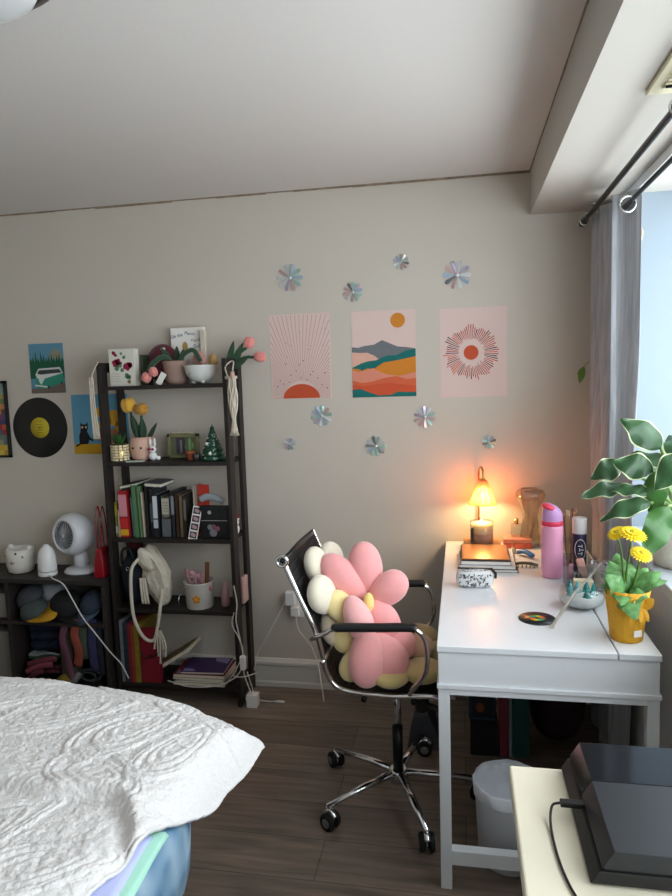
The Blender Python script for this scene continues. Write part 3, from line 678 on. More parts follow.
# --- third tier : books
def book(x0, w, dep, h, y0, z, col, label, lean=0.0, cat='book', top=None, grp='books on the third shelf', spine=None, name='book'):
    c = mat('cover_' + col.strip('#'), col, .55)
    t = thing(name, label, cat, (x0 + w/2, y0 + dep/2, z), grp)
    M = Matrix.Translation((x0, y0, z)) @ Matrix.Rotation(lean, 4, 'Y')
    s = MB()
    s.box((0, 0, 0), (w, .002, h), 0, M).box((0, 0, 0), (.002, dep, h), 0, M).box((w-.002, 0, 0), (w, dep, h), 0, M)
    if spine:
        for (za, zb, cc) in spine: s.box((.001 if w > .01 else 0, -.0005, za*h), (w-.001, 0, zb*h), 1 + spine.index((za, zb, cc)), M)
    s.build('cover', [c] + ([mat('ink_' + q[2].strip('#'), q[2], .6) for q in spine] if spine else []), t)
    MB().box((.002, .003, .003), (w-.002, dep-.003, h-.004), 0, M).build('pages', PAGES, t)
    return t
z = TIERS[2]
X = lambda px: -1.612 + (px - 115) * .00495      # measured spacing along the shelf front
book(-1.600, .014, .13, .165, 2.83, z, '#8f8a3c', 'olive yellow book at the left end of the third shelf', .0, spine=[(.1,.3,'#c9c4b4'),(.6,.9,'#b3a33a')])
book(-1.584, .012, .14, .13, 2.825, z, '#d9cfb8', 'thin cream book left of the bright red one, third shelf')
t = book(-1.570, .042, .14, .218, 2.82, z, '#a81c22', 'thick bright red book with pink lettering and yellow base, third shelf', -.02, spine=[(.04,.17,'#d9a41e'),(.45,.92,'#cf8a94'),(.2,.4,'#c0282a')])
book(-1.527, .013, .14, .20, 2.84, z, '#3a4c4a', 'slim dark teal book right of the thick red one, third shelf', 0)
book(-1.513, .010, .13, .185, 2.83, z, '#8b9a9e', 'slim pale grey-blue book left of the tall green one, third shelf', -.04)
book(-1.500, .024, .15, .245, 2.82, z, '#527a55', 'tall mid-green book on the third shelf', -.03)
book(-1.474, .010, .14, .235, 2.825, z, '#6f8f62', 'slim light green book directly right of the tall green one', -.03)
book(-1.462, .014, .14, .21, 2.83, z, '#b7ab97', 'slim beige book between the green and the black books', -.03)
book(-1.446, .016, .14, .235, 2.83, z, '#1e1c1c', 'black book left of the charcoal book with faint marks', -.0)
book(-1.428, .020, .15, .225, 2.84, z, '#2c2f33', 'charcoal book with faint pale marks on its spine', 0, spine=[(.3,.7,'#5a6468')])
book(-1.406, .024, .14, .20, 2.825, z, '#1a2026', 'black book with broad white swirl on its spine', 0, spine=[(.45,.97,'#c8ccd2'),(.22,.42,'#b8bcc4')])
book(-1.376, .016, .14, .19, 2.85, z, '#5c6158', 'grey-green book behind the small grey brick-shaped box', 0)
book(-1.318, .016, .15, .215, 2.83, z, '#26282b', 'black book with silver lettering right of the pale box', 0, spine=[(.5,.9,'#7c8288')])
book(-1.300, .018, .15, .20, 2.835, z, '#3c2618', 'dark brown book right of the silver lettered black one', 0)
book(-1.281, .018, .15, .195, 2.835, z, '#6b5a44', 'tan brown book near the photo strip', 0)
book(-1.262, .014, .15, .195, 2.84, z, '#2f2a28', 'blackish brown book just behind the photo strip', 0, spine=[(.4,.9,'#6a6460')])
s = MB().box((-1.555, 2.85, z+.222), (-1.475, 2.975, z+.232), 0, None); s2 = s
t = thing('book', 'dark teal book lying flat on top of the red and teal books', 'book', (-1.515, 2.91, z+.22), 'books on the third shelf')
M = Matrix.Translation((-1.57, 2.83, z+.224)) @ Matrix.Rotation(-.17, 4, 'Y')
MB().box((0, 0, 0), (.09, .14, .003), 0, M).box((0, 0, .013), (.09, .14, .016), 0, M).box((0, 0, 0), (.003, .14, .016), 0, M).build('cover', mat('deep_teal', '#22302f', .5), t)
MB().box((.003, .002, .003), (.088, .138, .013), 0, M).build('pages', PAGES, t)
t = thing('book', 'grey book lying flat across the tops of the charcoal books', 'book', (-1.42, 2.9, z+.24), 'books on the third shelf')
M = Matrix.Translation((-1.445, 2.83, z+.237)) @ Matrix.Rotation(.05, 4, 'Y')
MB().box((0, 0, 0), (.085, .14, .003), 0, M).box((0, 0, .015), (.085, .14, .018), 0, M).box((0, 0, 0), (.003, .14, .018), 0, M).build('cover', mat('slate_cover', '#585a62', .5), t)
MB().box((.003, .002, .003), (.083, .138, .015), 0, M).build('pages', PAGES, t)
s = MB().box((-1.368, 2.84, z+.105), (-1.332, 2.90, z+.18), 0)
for k in range(4): s.box((-1.363, 2.8395, z+.12+k*.013), (-1.337, 2.84, z+.123+k*.013), 1)
tag(s.build('pill_box', [mat('bone_box', '#b4ae9f', .6), mat('box_print', '#77726a', .7)], loc=(-1.35, 2.87, z+.105), bevel=.002), 'bone coloured small carton with printed lines standing on the grey brick-shaped box', 'box')
s = MB().box((-1.372, 2.835, z), (-1.326, 2.91, z+.085)); tag(s.build('storage_tin', mat('tin_grey', '#5c6063', .5), loc=(-1.35, 2.87, z), bevel=.004), 'grey brick-shaped tin under the bone carton, middle of the third shelf', 'tin')
s = MB(); s.ell((-1.356, 2.86, z+.095), (.016, .012, .01)); s.ell((-1.34, 2.858, z+.097), (.009, .009, .01)); tag(s.build('pebble_ornament', mat('pebble', '#8a8076', .6), loc=(-1.35, 2.86, z+.085)), 'small beige pebble ornament on the grey tin, third shelf', 'ornament')
# leaning photo strip
t = thing('photo_strip', 'white photo booth strip of four snapshots leaning on the books', 'photo', (-1.235, 2.815, z))
M = Matrix.Translation((-1.232, 2.806, z)) @ Matrix.Rotation(.17, 4, 'Y') @ Matrix.Rotation(-.14, 4, 'X')
MB().box((0, 0, 0), (.042, .0012, .155), 0, M).build('paper', PAPER, t)
for k in range(4):
    s = MB(); z0 = .008 + k*.037; s.box((.004, -.0006, z0), (.038, 0, z0+.03), 0, M)
    s.add([(.013+.008*math.cos(a)+.004, -.0009, z0+.016+.009*math.sin(a)) for a in [2*PI*q/12 for q in range(12)]][::1], [list(range(12))], 1, False, M)
    s.add([(.026+.007*math.cos(a), -.0009, z0+.013+.008*math.sin(a)) for a in [2*PI*q/12 for q in range(12)]], [list(range(12))], 2, False, M)
    s.build('snapshot', [mat('snap_dark_%d' % k, ('#3c3a48', '#2e3040', '#44304a', '#262a33')[k], .4), mat('snap_pink', '#b08a98', .5), mat('snap_skin', '#b99a8e', .5)], t)
# dark photo album frame
t = thing('picture', 'black photo frame with two dim pictures at the right of the third shelf', 'frame', (-1.09, 2.83, z))
MB().box((-1.178, 2.825, z), (-1.038, 2.845, z+.15)).build('frame', BLACKP, t, bevel=.002)
s = MB().box((-1.170, 2.8235, z+.085), (-1.046, 2.825, z+.144), 0).box((-1.170, 2.8235, z+.01), (-1.046, 2.825, z+.08), 0)
s.box((-1.172, 2.8232, z+.081), (-1.044, 2.8236, z+.0835), 3)
for (u, v, r, m_) in ((-1.13,.052,.013,1),(-1.112,.055,.010,2),(-1.095,.045,.012,2),(-1.115,.026,.018,1),(-1.13,.12,.009,3)):
    s.add([(u+r*math.cos(a), 2.8232, z+v+r*math.sin(a)) for a in [2*PI*q/14 for q in range(14)]], [list(range(14))], m_)
s.build('photo', [mat('photo_black', '#17191b', .3), mat('photo_grey', '#7c7a80', .4), mat('photo_rose', '#8c5560', .4), mat('photo_white', '#a7a4a0', .4)], t)
t = book(-1.222, .012, .10, .235, 2.86, z, '#b7a99c', 'slim beige book left of the red-orange notebook', .0)
s = MB(); M = Matrix.Translation((-1.205, 2.87, z)) @ Matrix.Rotation(.03, 4, 'Y'); s.box((0, 0, 0), (.05, .012, .24), 0, M)
for k in range(6): s.box((.004, -.0005, .02+k*.034), (.046, 0, .024+k*.034), 1, M)
tag(s.build('notebook', [mat('red_orange', '#b83322', .6), mat('red_dark', '#7c2018', .7)], loc=(-1.18, 2.88, z)), 'red-orange notebook standing tall behind the photo strip', 'notebook')
s = MB(); s.tube(bez([(-1.19, 2.87, z+.17), (-1.15, 2.865, z+.185), (-1.10, 2.865, z+.175), (-1.075, 2.87, z+.16)], 6), .016, 10, flat=.5, up=(0, 1, 0)); tag(s.build('rolled_paper', mat('pale_blue_grey', '#9fa7ad', .6), loc=(-1.13, 2.867, z+.155)), 'pale grey folded paper lying over the black photo frame', 'paper')
# figure near right post
t = thing('santa_figurine', 'tiny red-hatted white figurine between the right posts, third shelf', 'figurine', (-1.035, 2.915, z))
s = MB(); s.ell((-1.035, 2.915, z+.022), (.013, .012, .022)); s.ell((-1.035, 2.914, z+.055), (.012, .011, .013)); s.ell((-1.035, 2.913, z+.072), (.015, .013, .006)); s.build('body', PAPER, t)
s = MB().lathe([(.013, 0), (.012, .012), (.003, .033), (0, .034)], c=(-1.035, 2.914, z+.073), n=14); s.build('hat', mat('santa_red', '#8c1c20', .7), t)

# --- fourth tier
z = TIERS[1]
t = thing('tote_bag', 'dark navy tote bag slumped at the left of the fourth shelf', 'bag', (-1.54, 2.87, z))
s = MB(); s.ell((-1.545, 2.88, z+.125), (.058, .072, .135), fn=lambda p: Vector((p.x*(1+.12*math.sin(p.z*5)), p.y, max(p.z, -.93))), nu=28, nv=18); s.build('body', mat('navy_cloth', '#141c26', .8, bump=.6, bscale=18), t)
s = MB(); s.tube(bez([(-1.585, 2.84, z+.2), (-1.57, 2.825, z+.27), (-1.535, 2.825, z+.275), (-1.515, 2.83, z+.21)], 6), .007, 8); s.build('handle', mat('navy_strap', '#10151d', .8), t)
s = MB(); s.tube([(-1.545 + .008*math.cos(a), 2.815, z+.185 + .008*math.sin(a)) for a in [2*PI*k/14 for k in range(14)]], .002, 6, closed=True); s.build('buckle', CHROME, t)
t = thing('red_scarf', 'dark red folded cloth tucked behind the navy tote', 'cloth', (-1.58, 2.93, z+.24))
s = MB(); s.ell((-1.57, 2.95, z+.262), (.035, .035, .035), fn=lambda p: Vector((p.x, p.y, p.z*(1+.15*math.sin(p.x*6))))); s.build('cloth', mat('dark_red', '#4f1218', .8), t)
t = thing('backpack', 'cream quilted drawstring backpack hanging over the front of the shelf', 'bag', (-1.43, 2.84, z))
ivory = mat('ivory_cloth', '#cdc5b4', .85, bump=.7, bscale=26, var=.06)
def bag_fn(p):
    n1 = noise.noise(Vector((p.x*2.4 + 3, p.y*2.4, p.z*1.3))); n2 = abs(noise.noise(Vector((p.x*5, p.y*5, p.z*1.8 + 7))))
    k = 1 + .22*n1 - .30*n2; z = p.z
    return Vector((p.x*k*(1 - .25*max(0, z)), p.y*k, max(z, -.96)))
s = MB(); M = Matrix.Rotation(-.22, 3, 'Y')
s.ell((-1.425, 2.865, z+.145), (.062, .062, .155), M=M, nu=72, nv=40, fn=bag_fn)
s.build('body', ivory, t)
s = MB(); s.ell((-1.448, 2.812, z+.232), (.040, .026, .062), M=Matrix.Rotation(-.5, 3, 'Y'), nu=48, nv=26, fn=bag_fn); s.build('flap', ivory, t)
s = MB(); s.tube(bez([(-1.478, 2.80, z+.24), (-1.505, 2.775, z+.19), (-1.508, 2.765, z+.05), (-1.495, 2.762, z-.05), (-1.455, 2.762, z-.125), (-1.41, 2.765, z-.135), (-1.388, 2.768, z-.07), (-1.375, 2.78, z+.02), (-1.37, 2.80, z+.10)], 8), .008, 8); s.build('strap', ivory, t)
s = MB(); s.tube(bez([(-1.46, 2.80, z+.25), (-1.40, 2.80, z+.23), (-1.36, 2.80, z+.12), (-1.375, 2.80, z+.02)], 8), .006, 8); s.build('strap', ivory, t)
for k in range(5):
    s = MB(); x0 = -1.405 + k*.013; s.tube(bez([(-1.39 + .003*k, 2.772, z-.09), (x0, 2.764, z-.15), (x0 + .006*((k % 2)-.5), 2.762, z-.175 - .035*(k % 3))], 6), [.004]*12 + [.006], 6); s.build('tassel', ivory, t)
for k in range(3):
    s = MB(); s.tube(bez([(-1.47 + .01*k, 2.79, z+.15), (-1.465 + .012*k, 2.782, z+.10), (-1.462 + .014*k, 2.785, z+.03)], 5), .006, 6); s.build('drawstring', ivory, t)
# bucket
t = thing('storage_bucket', 'white tin bucket with an orange flower, holding pink accessories', 'bucket', (-1.215, 2.865, z))
MB().lathe([(.06, 0), (.062, .003), (.068, .115), (.071, .12), (.071, .124), (.066, .124), (.06, .006), (0, .006)], c=(-1.215, 2.865, z), n=40).build('body', mat('bucket_white', '#cfcac4', .4), t)
s = MB()
for k in range(5):
    a = PI/2 + 2*PI*k/5; cx = -1.205 + .011*math.cos(a); cz = z + .052 + .011*math.sin(a)
    th_ = math.atan2(-1, (cx + 1.215)/.066); yy = 2.865 - math.sqrt(max(0, .0665**2 - (cx+1.215)**2)) 
    s.ell((cx, yy, cz), (.009, .003, .009), nu=12, nv=8)
s.ell((-1.205, 2.797, z+.052), (.006, .003, .006), nu=10, nv=6, mi=1); s.build('flower_emblem', [mat('emblem_orange', '#cf8a2c', .6), mat('emblem_yellow', '#d9b04a', .6)], t)
MB().tube(bez([(-1.285, 2.86, z+.10), (-1.29, 2.80, z+.06), (-1.288, 2.795, z+.02)], 8), .002, 6).build('wire_handle', CHROME, t)
s = MB(); s.ell((-1.151, 2.84, z+.095), (.008, .008, .012)); s.build('handle_knob', mat('coral_knob', '#c07a72', .5), t)
random.seed(8); pk = mat('dusty_pink_cloth', '#b58a92', .8, bump=.4, bscale=50)
for k in range(7):
    a = random.uniform(0, PI*2); x0 = -1.22 + random.uniform(-.035, .03); s = MB()
    s.tube(bez([(x0, 2.865, z+.10), (x0 + random.uniform(-.02, .02), 2.85, z+.14), (x0 + random.uniform(-.045, .03), 2.845, z+.155 + random.random()*.03)], 5), .012, 10, flat=.5)
    tag(s.build('hair_clip', pk, loc=(x0, 2.86, z+.1)), 'dusty pink hair accessory heaped in the white flower bucket', 'hair accessory', 'pink accessories in the bucket')
s = MB(); s.cbox((-1.178, 2.875, z+.145), (.022, .006, .13), ry=.06); tag(s.build('hairbrush', mat('brush_wood', '#7c5436', .6), loc=(-1.178, 2.875, z+.08), bevel=.002), 'brown wooden brush standing upright in the white bucket', 'brush')
s = MB().lathe([(.018, 0), (.02, .01), (.019, .075), (.012, .088), (.009, .09), (.01, .11), (.0, .112)], c=(-1.095, 2.88, z), n=24); tag(s.build('lotion_bottle', mat('lotion_pink', '#b78d92', .4), loc=(-1.095, 2.88, z)), 'small pink bottle near the right post of the fourth shelf', 'bottle')
s = MB().box((-1.0075, 2.85, z+.02), (-.992, 2.915, z+.145)); tag(s.build('pink_case', mat('case_pink', '#cfa7a2', .5), loc=(-1.0, 2.88, z), bevel=.006, seg=3), 'flat pale pink case fixed to the right side of the shelf, above the cables', 'case')

# --- bottom tier
z = TIERS[0]
def folder(x0, w, h, col, lb, d=.2, lean=0):  # folder colours darkened to take in the shadow on the bottom shelf
    s = MB(); M = Matrix.Translation((x0, 2.795, z)) @ Matrix.Rotation(lean, 4, 'Y'); s.box((0, 0, 0), (w, d, h), 0, M)
    s.box((w*.25, -.0006, h*.1), (w*.75, 0, h*.9), 1, M)
    return tag(s.build('folder', [mat('fold_' + col[1:], col, .6), mat('foldb_' + col[1:], col, .4, var=.3, vscale=40)], loc=(x0, 2.9, z), bevel=.0015), lb, 'folder', 'upright folders on the bottom shelf')
folder(-1.598, .016, .30, '#70767c', 'pale grey upright folder at the left end of the bottom shelf')
folder(-1.581, .022, .29, '#24303c', 'navy upright folder beside the pale grey one')
folder(-1.557, .016, .285, '#822031', 'raspberry upright folder on the bottom shelf')
folder(-1.540, .014, .28, '#8c4024', 'burnt orange upright folder on the bottom shelf')
folder(-1.525, .022, .28, '#867326', 'mustard yellow upright folder on the bottom shelf')
s = MB().box((-1.500, 2.80, z), (-1.405, 2.83, z+.26), 0); s.tube(bez([(-1.498, 2.797, z+.16), (-1.47, 2.794, z+.12), (-1.42, 2.795, z+.14), (-1.407, 2.797, z+.17)], 6), .0025, 6, mi=1); s.ell((-1.452, 2.796, z+.135), (.007, .004, .007), mi=1)
tag(s.build('zip_folder', [mat('cherry', '#7a1626', .5), BLACKP], loc=(-1.45, 2.815, z), bevel=.003), 'cherry red closed folder with black elastic on the bottom shelf', 'folder')
t = thing('book', 'tan book slanting from the red folder down to the right, bottom shelf', 'book', (-1.4, 2.9, z))
M = Matrix.Translation((-1.492, 2.84, z+.004)) @ Matrix.Rotation(-.56, 4, 'Y')
MB().box((0, 0, 0), (.235, .16, .003), 0, M).box((0, 0, .018), (.235, .16, .021), 0, M).build('cover', mat('tan_cover', '#8f7d5c', .6), t); MB().box((.003, .002, .003), (.258, .158, .018), 0, M).build('pages', PAGES, t)
st = [('#b3aa9a', .014, 'cream magazine at the bottom of the flat stack, lowest shelf'), ('#8f8a80', .010, 'grey magazine second from the bottom of the flat stack'), ('#c3bdae', .012, 'off-white magazine in the middle of the flat stack'), ('#7c2a2c', .016, 'dark red book just under the purple one in the flat stack'), ('#3a2458', .010, 'purple covered book on top of the flat stack')]
zz = z + .0; rr = [(.0, 0), (.03, .01), (-.04, .0), (.02, 0), (.06, .01)]
for (c_, h_, lb), (rz, dx) in zip(st, rr):
    t = thing('magazine' if 'magazine' in lb else 'book', lb, 'magazine' if 'magazine' in lb else 'book', (-1.2, 2.89, zz), 'flat stack on the bottom shelf')
    M = Matrix.Translation((-1.215 + dx, 2.885, zz)) @ Matrix.Rotation(rz, 4, 'Z'); w2, d2 = (.125, .09) if h_ > .01 or 'purple' not in lb else (.105, .082)
    s = MB().box((-w2, -d2, 0), (w2, d2, .0015), 0, M).box((-w2, -d2, h_-.0015), (w2, d2, h_), 0, M).box((-w2, -d2, 0), (-w2+.0015, d2, h_), 0, M)
    if 'purple' in lb:
        s.add([(-w2*.9, -d2*.9, h_+.0003), (-w2*.3, -d2*.9, h_+.0003), (-w2*.5, -d2*.6, h_+.0003), (-w2*.9, -d2*.5, h_+.0003)], [(0, 1, 2, 3)], 1, False, M)
        s.add([(w2*.2, d2*.9, h_+.0003), (w2*.3, d2*.5, h_+.0003), (w2*.9, d2*.2, h_+.0003), (w2*.9, d2*.9, h_+.0003)], [(0, 1, 2, 3)], 1, False, M)
    s.build('cover', [mat('mag_' + c_[1:], c_, .45), mat('lilac_print', '#8a7ca6', .5)], t)
    MB().box((-w2+.002, -d2+.001, .0015), (w2-.001, d2-.001, h_-.0015), 0, M).build('pages', PAGES, t); zz += h_ + .0005
# cables around the right posts
def cable(pts, r, lb, m=CABLEW, cat='cable', n=8, grp=None, name='cable'):
    o = MB().tube(bez(pts, n), r, 8).build(name, m, loc=pts[0]); return tag(o, lb, cat, grp)
cable([(-1.015, 2.78, .58), (-1.003, 2.776, .50), (-1.01, 2.775, .42), (-.995, 2.775, .33), (-.985, 2.78, .24), (-.99, 2.79, .17), (-.975, 2.80, .10), (-.96, 2.81, .055)], .003, 'white cable hanging from the pink case down the right shelf post to the floor plug')
cable([(-1.02, 2.78, .455), (-1.03, 2.775, .40), (-1.0, 2.772, .34), (-.985, 2.775, .27), (-1.02, 2.775, .19), (-1.035, 2.78, .155), (-.99, 2.79, .15), (-.94, 2.84, .15)], .0025, 'thin grey cable looping beside the right shelf post')
cable([(-.84, 3.0, .44), (-.87, 2.99, .38), (-.93, 2.97, .27), (-.975, 2.96, .19), (-.985, 2.92, .12)], .0025, 'white cable running from the upper outlet adapter down to the shelf foot')
cable([(-.79, 2.995, .37), (-.775, 2.98, .31), (-.73, 2.95, .27), (-.69, 2.90, .25), (-.64, 2.8, .2), (-.6, 2.7, .1)], .0025, 'white cable curving right from the lower outlet adapter behind the chair')
cable([(-.985, 2.82, .16), (-.97, 2.83, .09), (-.955, 2.84, .025), (-.91, 2.85, .008), (-.87, 2.85, .008)], .0028, 'white cable ending in a plug on the floor right of the shelf')
s = MB(); s.tube([(-.87, 2.85, .008), (-.855, 2.85, .008), (-.82, 2.85, .008)], [.004, .007, .006], 10); tag(s.build('cable_plug', CABLEW, loc=(-.85, 2.85, 0)), 'small white cable connector lying on the floor before the baseboard', 'connector')
s = MB().box((-.985, 2.79, .0), (-.935, 2.835, .06)); s.box((-.99, 2.795, .03), (-.985, 2.80, .05)); tag(s.build('power_adapter', WHITEP, loc=(-.96, 2.81, 0), bevel=.006, seg=3), 'white power adapter block on the floor at the right shelf foot', 'adapter')
s = MB().box((-1.0, 2.765, .19), (-.975, 2.785, .255)); tag(s.build('inline_switch', WHITEP, loc=(-.99, 2.775, .19), bevel=.004), 'small white cable box hanging halfway down the lower right post', 'cable box')
cable([(-1.36, 2.78, .115), (-1.25, 2.765, .10), (-1.12, 2.765, .11), (-1.03, 2.77, .15), (-.99, 2.78, .20)], .0028, 'white cable sagging along the front of the bottom shelf')

# ---------------------------------------------------------------- low cubby
DZ = .59; DX0, DX1, DY0 = -2.62, -1.64, 2.755
t = thing('cubby_unit', 'low black open cubby unit stuffed with caps and clothes', 'cabinet', (-2.13, 2.88, 0))
MB().box((DX0, DY0, DZ-.022), (DX1, 3.01, DZ)).build('top', DARKW, t, bevel=.002)
for xx in (DX0, -2.165, DX1-.02): MB().box((xx, DY0+.01, 0), (xx+.02, 3.008, DZ-.022)).build('side_panel' if xx != -2.165 else 'divider', DARKW, t, bevel=.001)
MB().box((DX0+.02, DY0+.012, .04), (DX1-.02, 3.0, .06)).build('bottom_board', DARKW, t)
MB().box((DX0+.02, DY0+.014, .36), (-2.165, 3.0, .376)).build('shelf_board', DARKW, t)
MB().box((-2.145, DY0+.014, .36), (DX1-.02, 3.0, .376)).build('shelf_board', DARKW, t)
MB().box((DX0+.02, 2.998, .06), (DX1-.02, 3.006, DZ-.022)).build('back_panel', mat('back_panel', '#5c5854', .8), t)
# on top
t = thing('animal_planter', 'white round planter painted with a small face and dots', 'planter', (-2.15, 2.88, DZ))
def ear(p): return p
MB().lathe([(.045, 0), (.058, .006), (.066, .04), (.067, .08), (.064, .118), (.058, .118), (.06, .08), (0, .05)], c=(-2.15, 2.88, DZ), n=40).build('pot', mat('planter_white', '#d8d3ca', .35), t)
for a in (2.9, -.3): 
    s = MB(); s.ell((-2.15 + .058*math.cos(a), 2.88 + .03*math.sin(a), DZ+.122), (.016, .012, .014)); s.build('ear', MATS['planter_white'], t)
s = MB(); s.tube(bez([(-2.165, 2.815, DZ+.062), (-2.155, 2.8135, DZ+.055), (-2.145, 2.8135, DZ+.056), (-2.135, 2.8145, DZ+.062)], 4), .0016, 6); s.tube([(-2.15, 2.8135, DZ+.056), (-2.15, 2.8125, DZ+.07)], .0016, 6); s.build('painted_face', BLACKP, t)
for (dx_, dz_, c_) in ((.045, .085, '#6b4a3a'), (-.045, .088, '#8c5a5a'), (.02, .104, '#4a4a4a')):
    s = MB(); yy = 2.88 - math.sqrt(.066**2 - dx_**2); s.ell((-2.15+dx_, yy, DZ+dz_), (.006, .003, .006)); s.build('painted_dot', mat('dot_' + c_[1:], c_, .6), t)
t = thing('humidifier', 'small white egg-shaped humidifier with a ring base', 'humidifier', (-1.975, 2.835, DZ))
MB().lathe([(.042, 0), (.044, .003), (.044, .018), (.043, .019)], c=(-1.975, 2.835, DZ), n=36).build('base', mat('soft_white', '#e2e2e0', .3), t)
MB().lathe([(.043, .021), (.044, .03), (.042, .08), (.036, .115), (.025, .135), (.014, .143), (.013, .148), (0, .15)], c=(-1.975, 2.835, DZ), n=36).build('body', MATS['soft_white'], t)
# fan
fc = Vector((-1.862, 2.905, DZ + .188)); fd = Vector((-.34, -1, .08)).normalized()
t = thing('desk_fan', 'white round ball-shaped desk fan with dark spiral grille', 'fan', (-1.84, 2.92, DZ))
MB().lathe([(.085, 0), (.088, .004), (.08, .016), (.05, .024), (0, .026)], c=(-1.84, 2.92, DZ), n=44).build('base', mat('fan_white', '#d5d6da', .3), t)
MB().lathe([(.034, .02), (.036, .07), (.03, .095), (0, .1)], c=(-1.845, 2.92, DZ), n=28).build('neck', MATS['fan_white'], t)
q = fd.to_track_quat('Z', 'Y').to_matrix().to_4x4(); FM = Matrix.Translation(fc) @ q
MB().lathe([(.0, -.10), (.05, -.09), (.088, -.052), (.104, 0), (.100, .034), (.088, .058), (.074, .070), (.068, .066), (.068, .045)], n=52, M=FM, cap=False).build('housing', MATS['fan_white'], t)
MB().lathe([(.068, .045), (.03, .04), (0, .038)], n=40, M=FM, cap=False).build('inner', BLACKP, t)
for k in range(24):
    s = MB(); a0 = 2*PI*k/24
    pts = [FM @ Vector((r*math.cos(a0 + r*14), r*math.sin(a0 + r*14), .062 + .010*(1-(r/.068)**2))) for r in (.014, .028, .042, .055, .069)]
    s.tube(pts, .0021, 5); s.build('grille_blade', mat('grille', '#a4a7ad', .4), t)
MB().lathe([(.016, .066), (.016, .074), (.0, .076)], n=20, M=FM).build('hub', MATS['grille'], t)
# red handbag
t = thing('red_handbag', 'shiny dark red handbag with tall thin handles beside the shelf post', 'handbag', (-1.69, 2.84, DZ))
rl = mat('red_leather', '#8f1220', .25, coat=.5)
M = Matrix.Translation((-1.685, 2.85, DZ))
s = MB(); vs = []
for (zz, hx, hy) in ((0, .024, .05), (.01, .027, .053), (.06, .024, .05), (.13, .015, .044), (.14, .011, .040)):
    vs += [(-hx, -hy, zz), (hx, -hy, zz), (hx, hy, zz), (-hx, hy, zz)]
fs = [(3, 2, 1, 0), (16, 17, 18, 19)] + [(4*i+k, 4*i+(k+1) % 4, 4*i+4+(k+1) % 4, 4*i+4+k) for i in range(4) for k in range(4)]
s.add(vs, fs, 0, False, M); s.build('body', rl, t, bevel=.006, seg=3)
for xx in (-.012, .012):
    s = MB(); s.tube(bez([(-1.685+xx*.8, 2.82, DZ+.135), (-1.687+xx*1.0, 2.825, DZ+.24), (-1.687+xx*1.0, 2.85, DZ+.335), (-1.687+xx, 2.875, DZ+.25), (-1.685+xx*.8, 2.88, DZ+.135)], 8), .0032, 8); s.build('handle', rl, t)
cable([(-1.94, 2.80, DZ+.008), (-1.90, 2.76, DZ+.006), (-1.835, 2.742, .575), (-1.79, 2.74, .50), (-1.745, 2.738, .42), (-1.69, 2.738, .35), (-1.62, 2.74, .26), (-1.57, 2.745, .20), (-1.54, 2.75, .13)], .003, 'white cable from the humidifier slanting across the cubby front')
# contents; garment colours set dark to carry the cubby's shade
def cap_hat(c, r, col, bcol, rz, lb, tilt=0.0, brim=1.0):
    t = thing('baseball_cap', lb, 'cap', c, 'caps in the cubby')
    R_ = Matrix.Translation(c) @ Matrix.Rotation(.55, 4, 'X') @ Matrix.Rotation(rz, 4, 'Z') @ Matrix.Rotation(tilt, 4, 'Y')
    s = MB(); s.ell((0, 0, 0), (r, r*.9, r*.8), nu=28, nv=14, fn=lambda p: Vector((p.x, p.y, max(p.z, 0))))
    s2 = MB(); s2.add(s.v, [], 0); s.v = [R_ @ v for v in s.v]; s.build('crown', mat('cap_' + col[1:], col, .8, bump=.3, bscale=70), t)
    s = MB(); n = 16; vs = []
    for i in range(n + 1):
        a = -PI/2*.86 + PI*.86*i/n
        vs.append(R_ @ Vector((r*.97*math.cos(a), r*.87*math.sin(a), .004))); vs.append(R_ @ Vector((r*(.97 + .75*brim*math.cos(a)**.5 if math.cos(a) > 0 else .97)*math.cos(a) , r*.87*math.sin(a)*1.02, -.012*math.cos(a))))
    s.add(vs, [(2*i, 2*i+2, 2*i+3, 2*i+1) for i in range(n)], 0, True); s.build('brim', mat('brim_' + bcol[1:], bcol, .7), t, solid=.004)
    MB().ell(R_ @ Vector((0, 0, r*.8)), (.005, .005, .004), nu=8, nv=6).build('button', MATS['brim_' + bcol[1:]], t)
    return t
cap_hat((-2.07, 2.84, .47), .085, '#3a3d42', '#16171a', 2.6, 'black and grey cap at the upper left of the cubby', .5)
cap_hat((-2.035, 2.80, .42), .075, '#3c4644', '#b88716', -.35, 'dark grey-green cap with mustard yellow brim, front of the cubby', -.25, 1.5)
cap_hat((-1.985, 2.88, .50), .065, '#8b8e92', '#6a6d70', -1.2, 'mid grey cap at the top of the cubby under the humidifier', .2)
cap_hat((-1.89, 2.84, .44), .085, '#121214', '#101012', -.6, 'black cap in the middle of the cubby', .1)
cap_hat((-1.745, 2.84, .455), .07, '#2c3546', '#3d4a60', -2.0, 'navy cap with blue-grey brim at the right of the cubby', .2)
def folded(c, s_, col, lb, n=3, name='folded_garment', stripe=None, seed=0):
    random.seed(seed); t = thing(name, lb, 'clothing', (c[0], c[1], c[2]), 'clothes in the cubby')
    m1 = mat('cloth_' + col[1:], col, .85, bump=.5, bscale=35)
    for k in range(n):
        h = s_[2]/n; mb = MB(); nx = 14; pts = []
        x0, x1 = c[0]-s_[0]/2, c[0]+s_[0]/2
        ph = random.random()*6
        mb.tube([(x0 + (x1-x0)*i/nx, c[1] + .006*math.sin(i+ph), c[2] + h*(k+.5) + .004*math.sin(i*1.3+ph)) for i in range(nx+1)], [h*.55]*(nx+1), 12, flat=s_[1]/h*.9, up=(0, 1, 0))
        # widen in depth
        for v in mb.v:
            pass
        mb.build('fold', m1 if not (stripe and k == stripe[0]) else mat('cloth_' + stripe[1][1:], stripe[1], .85), t)
    return t
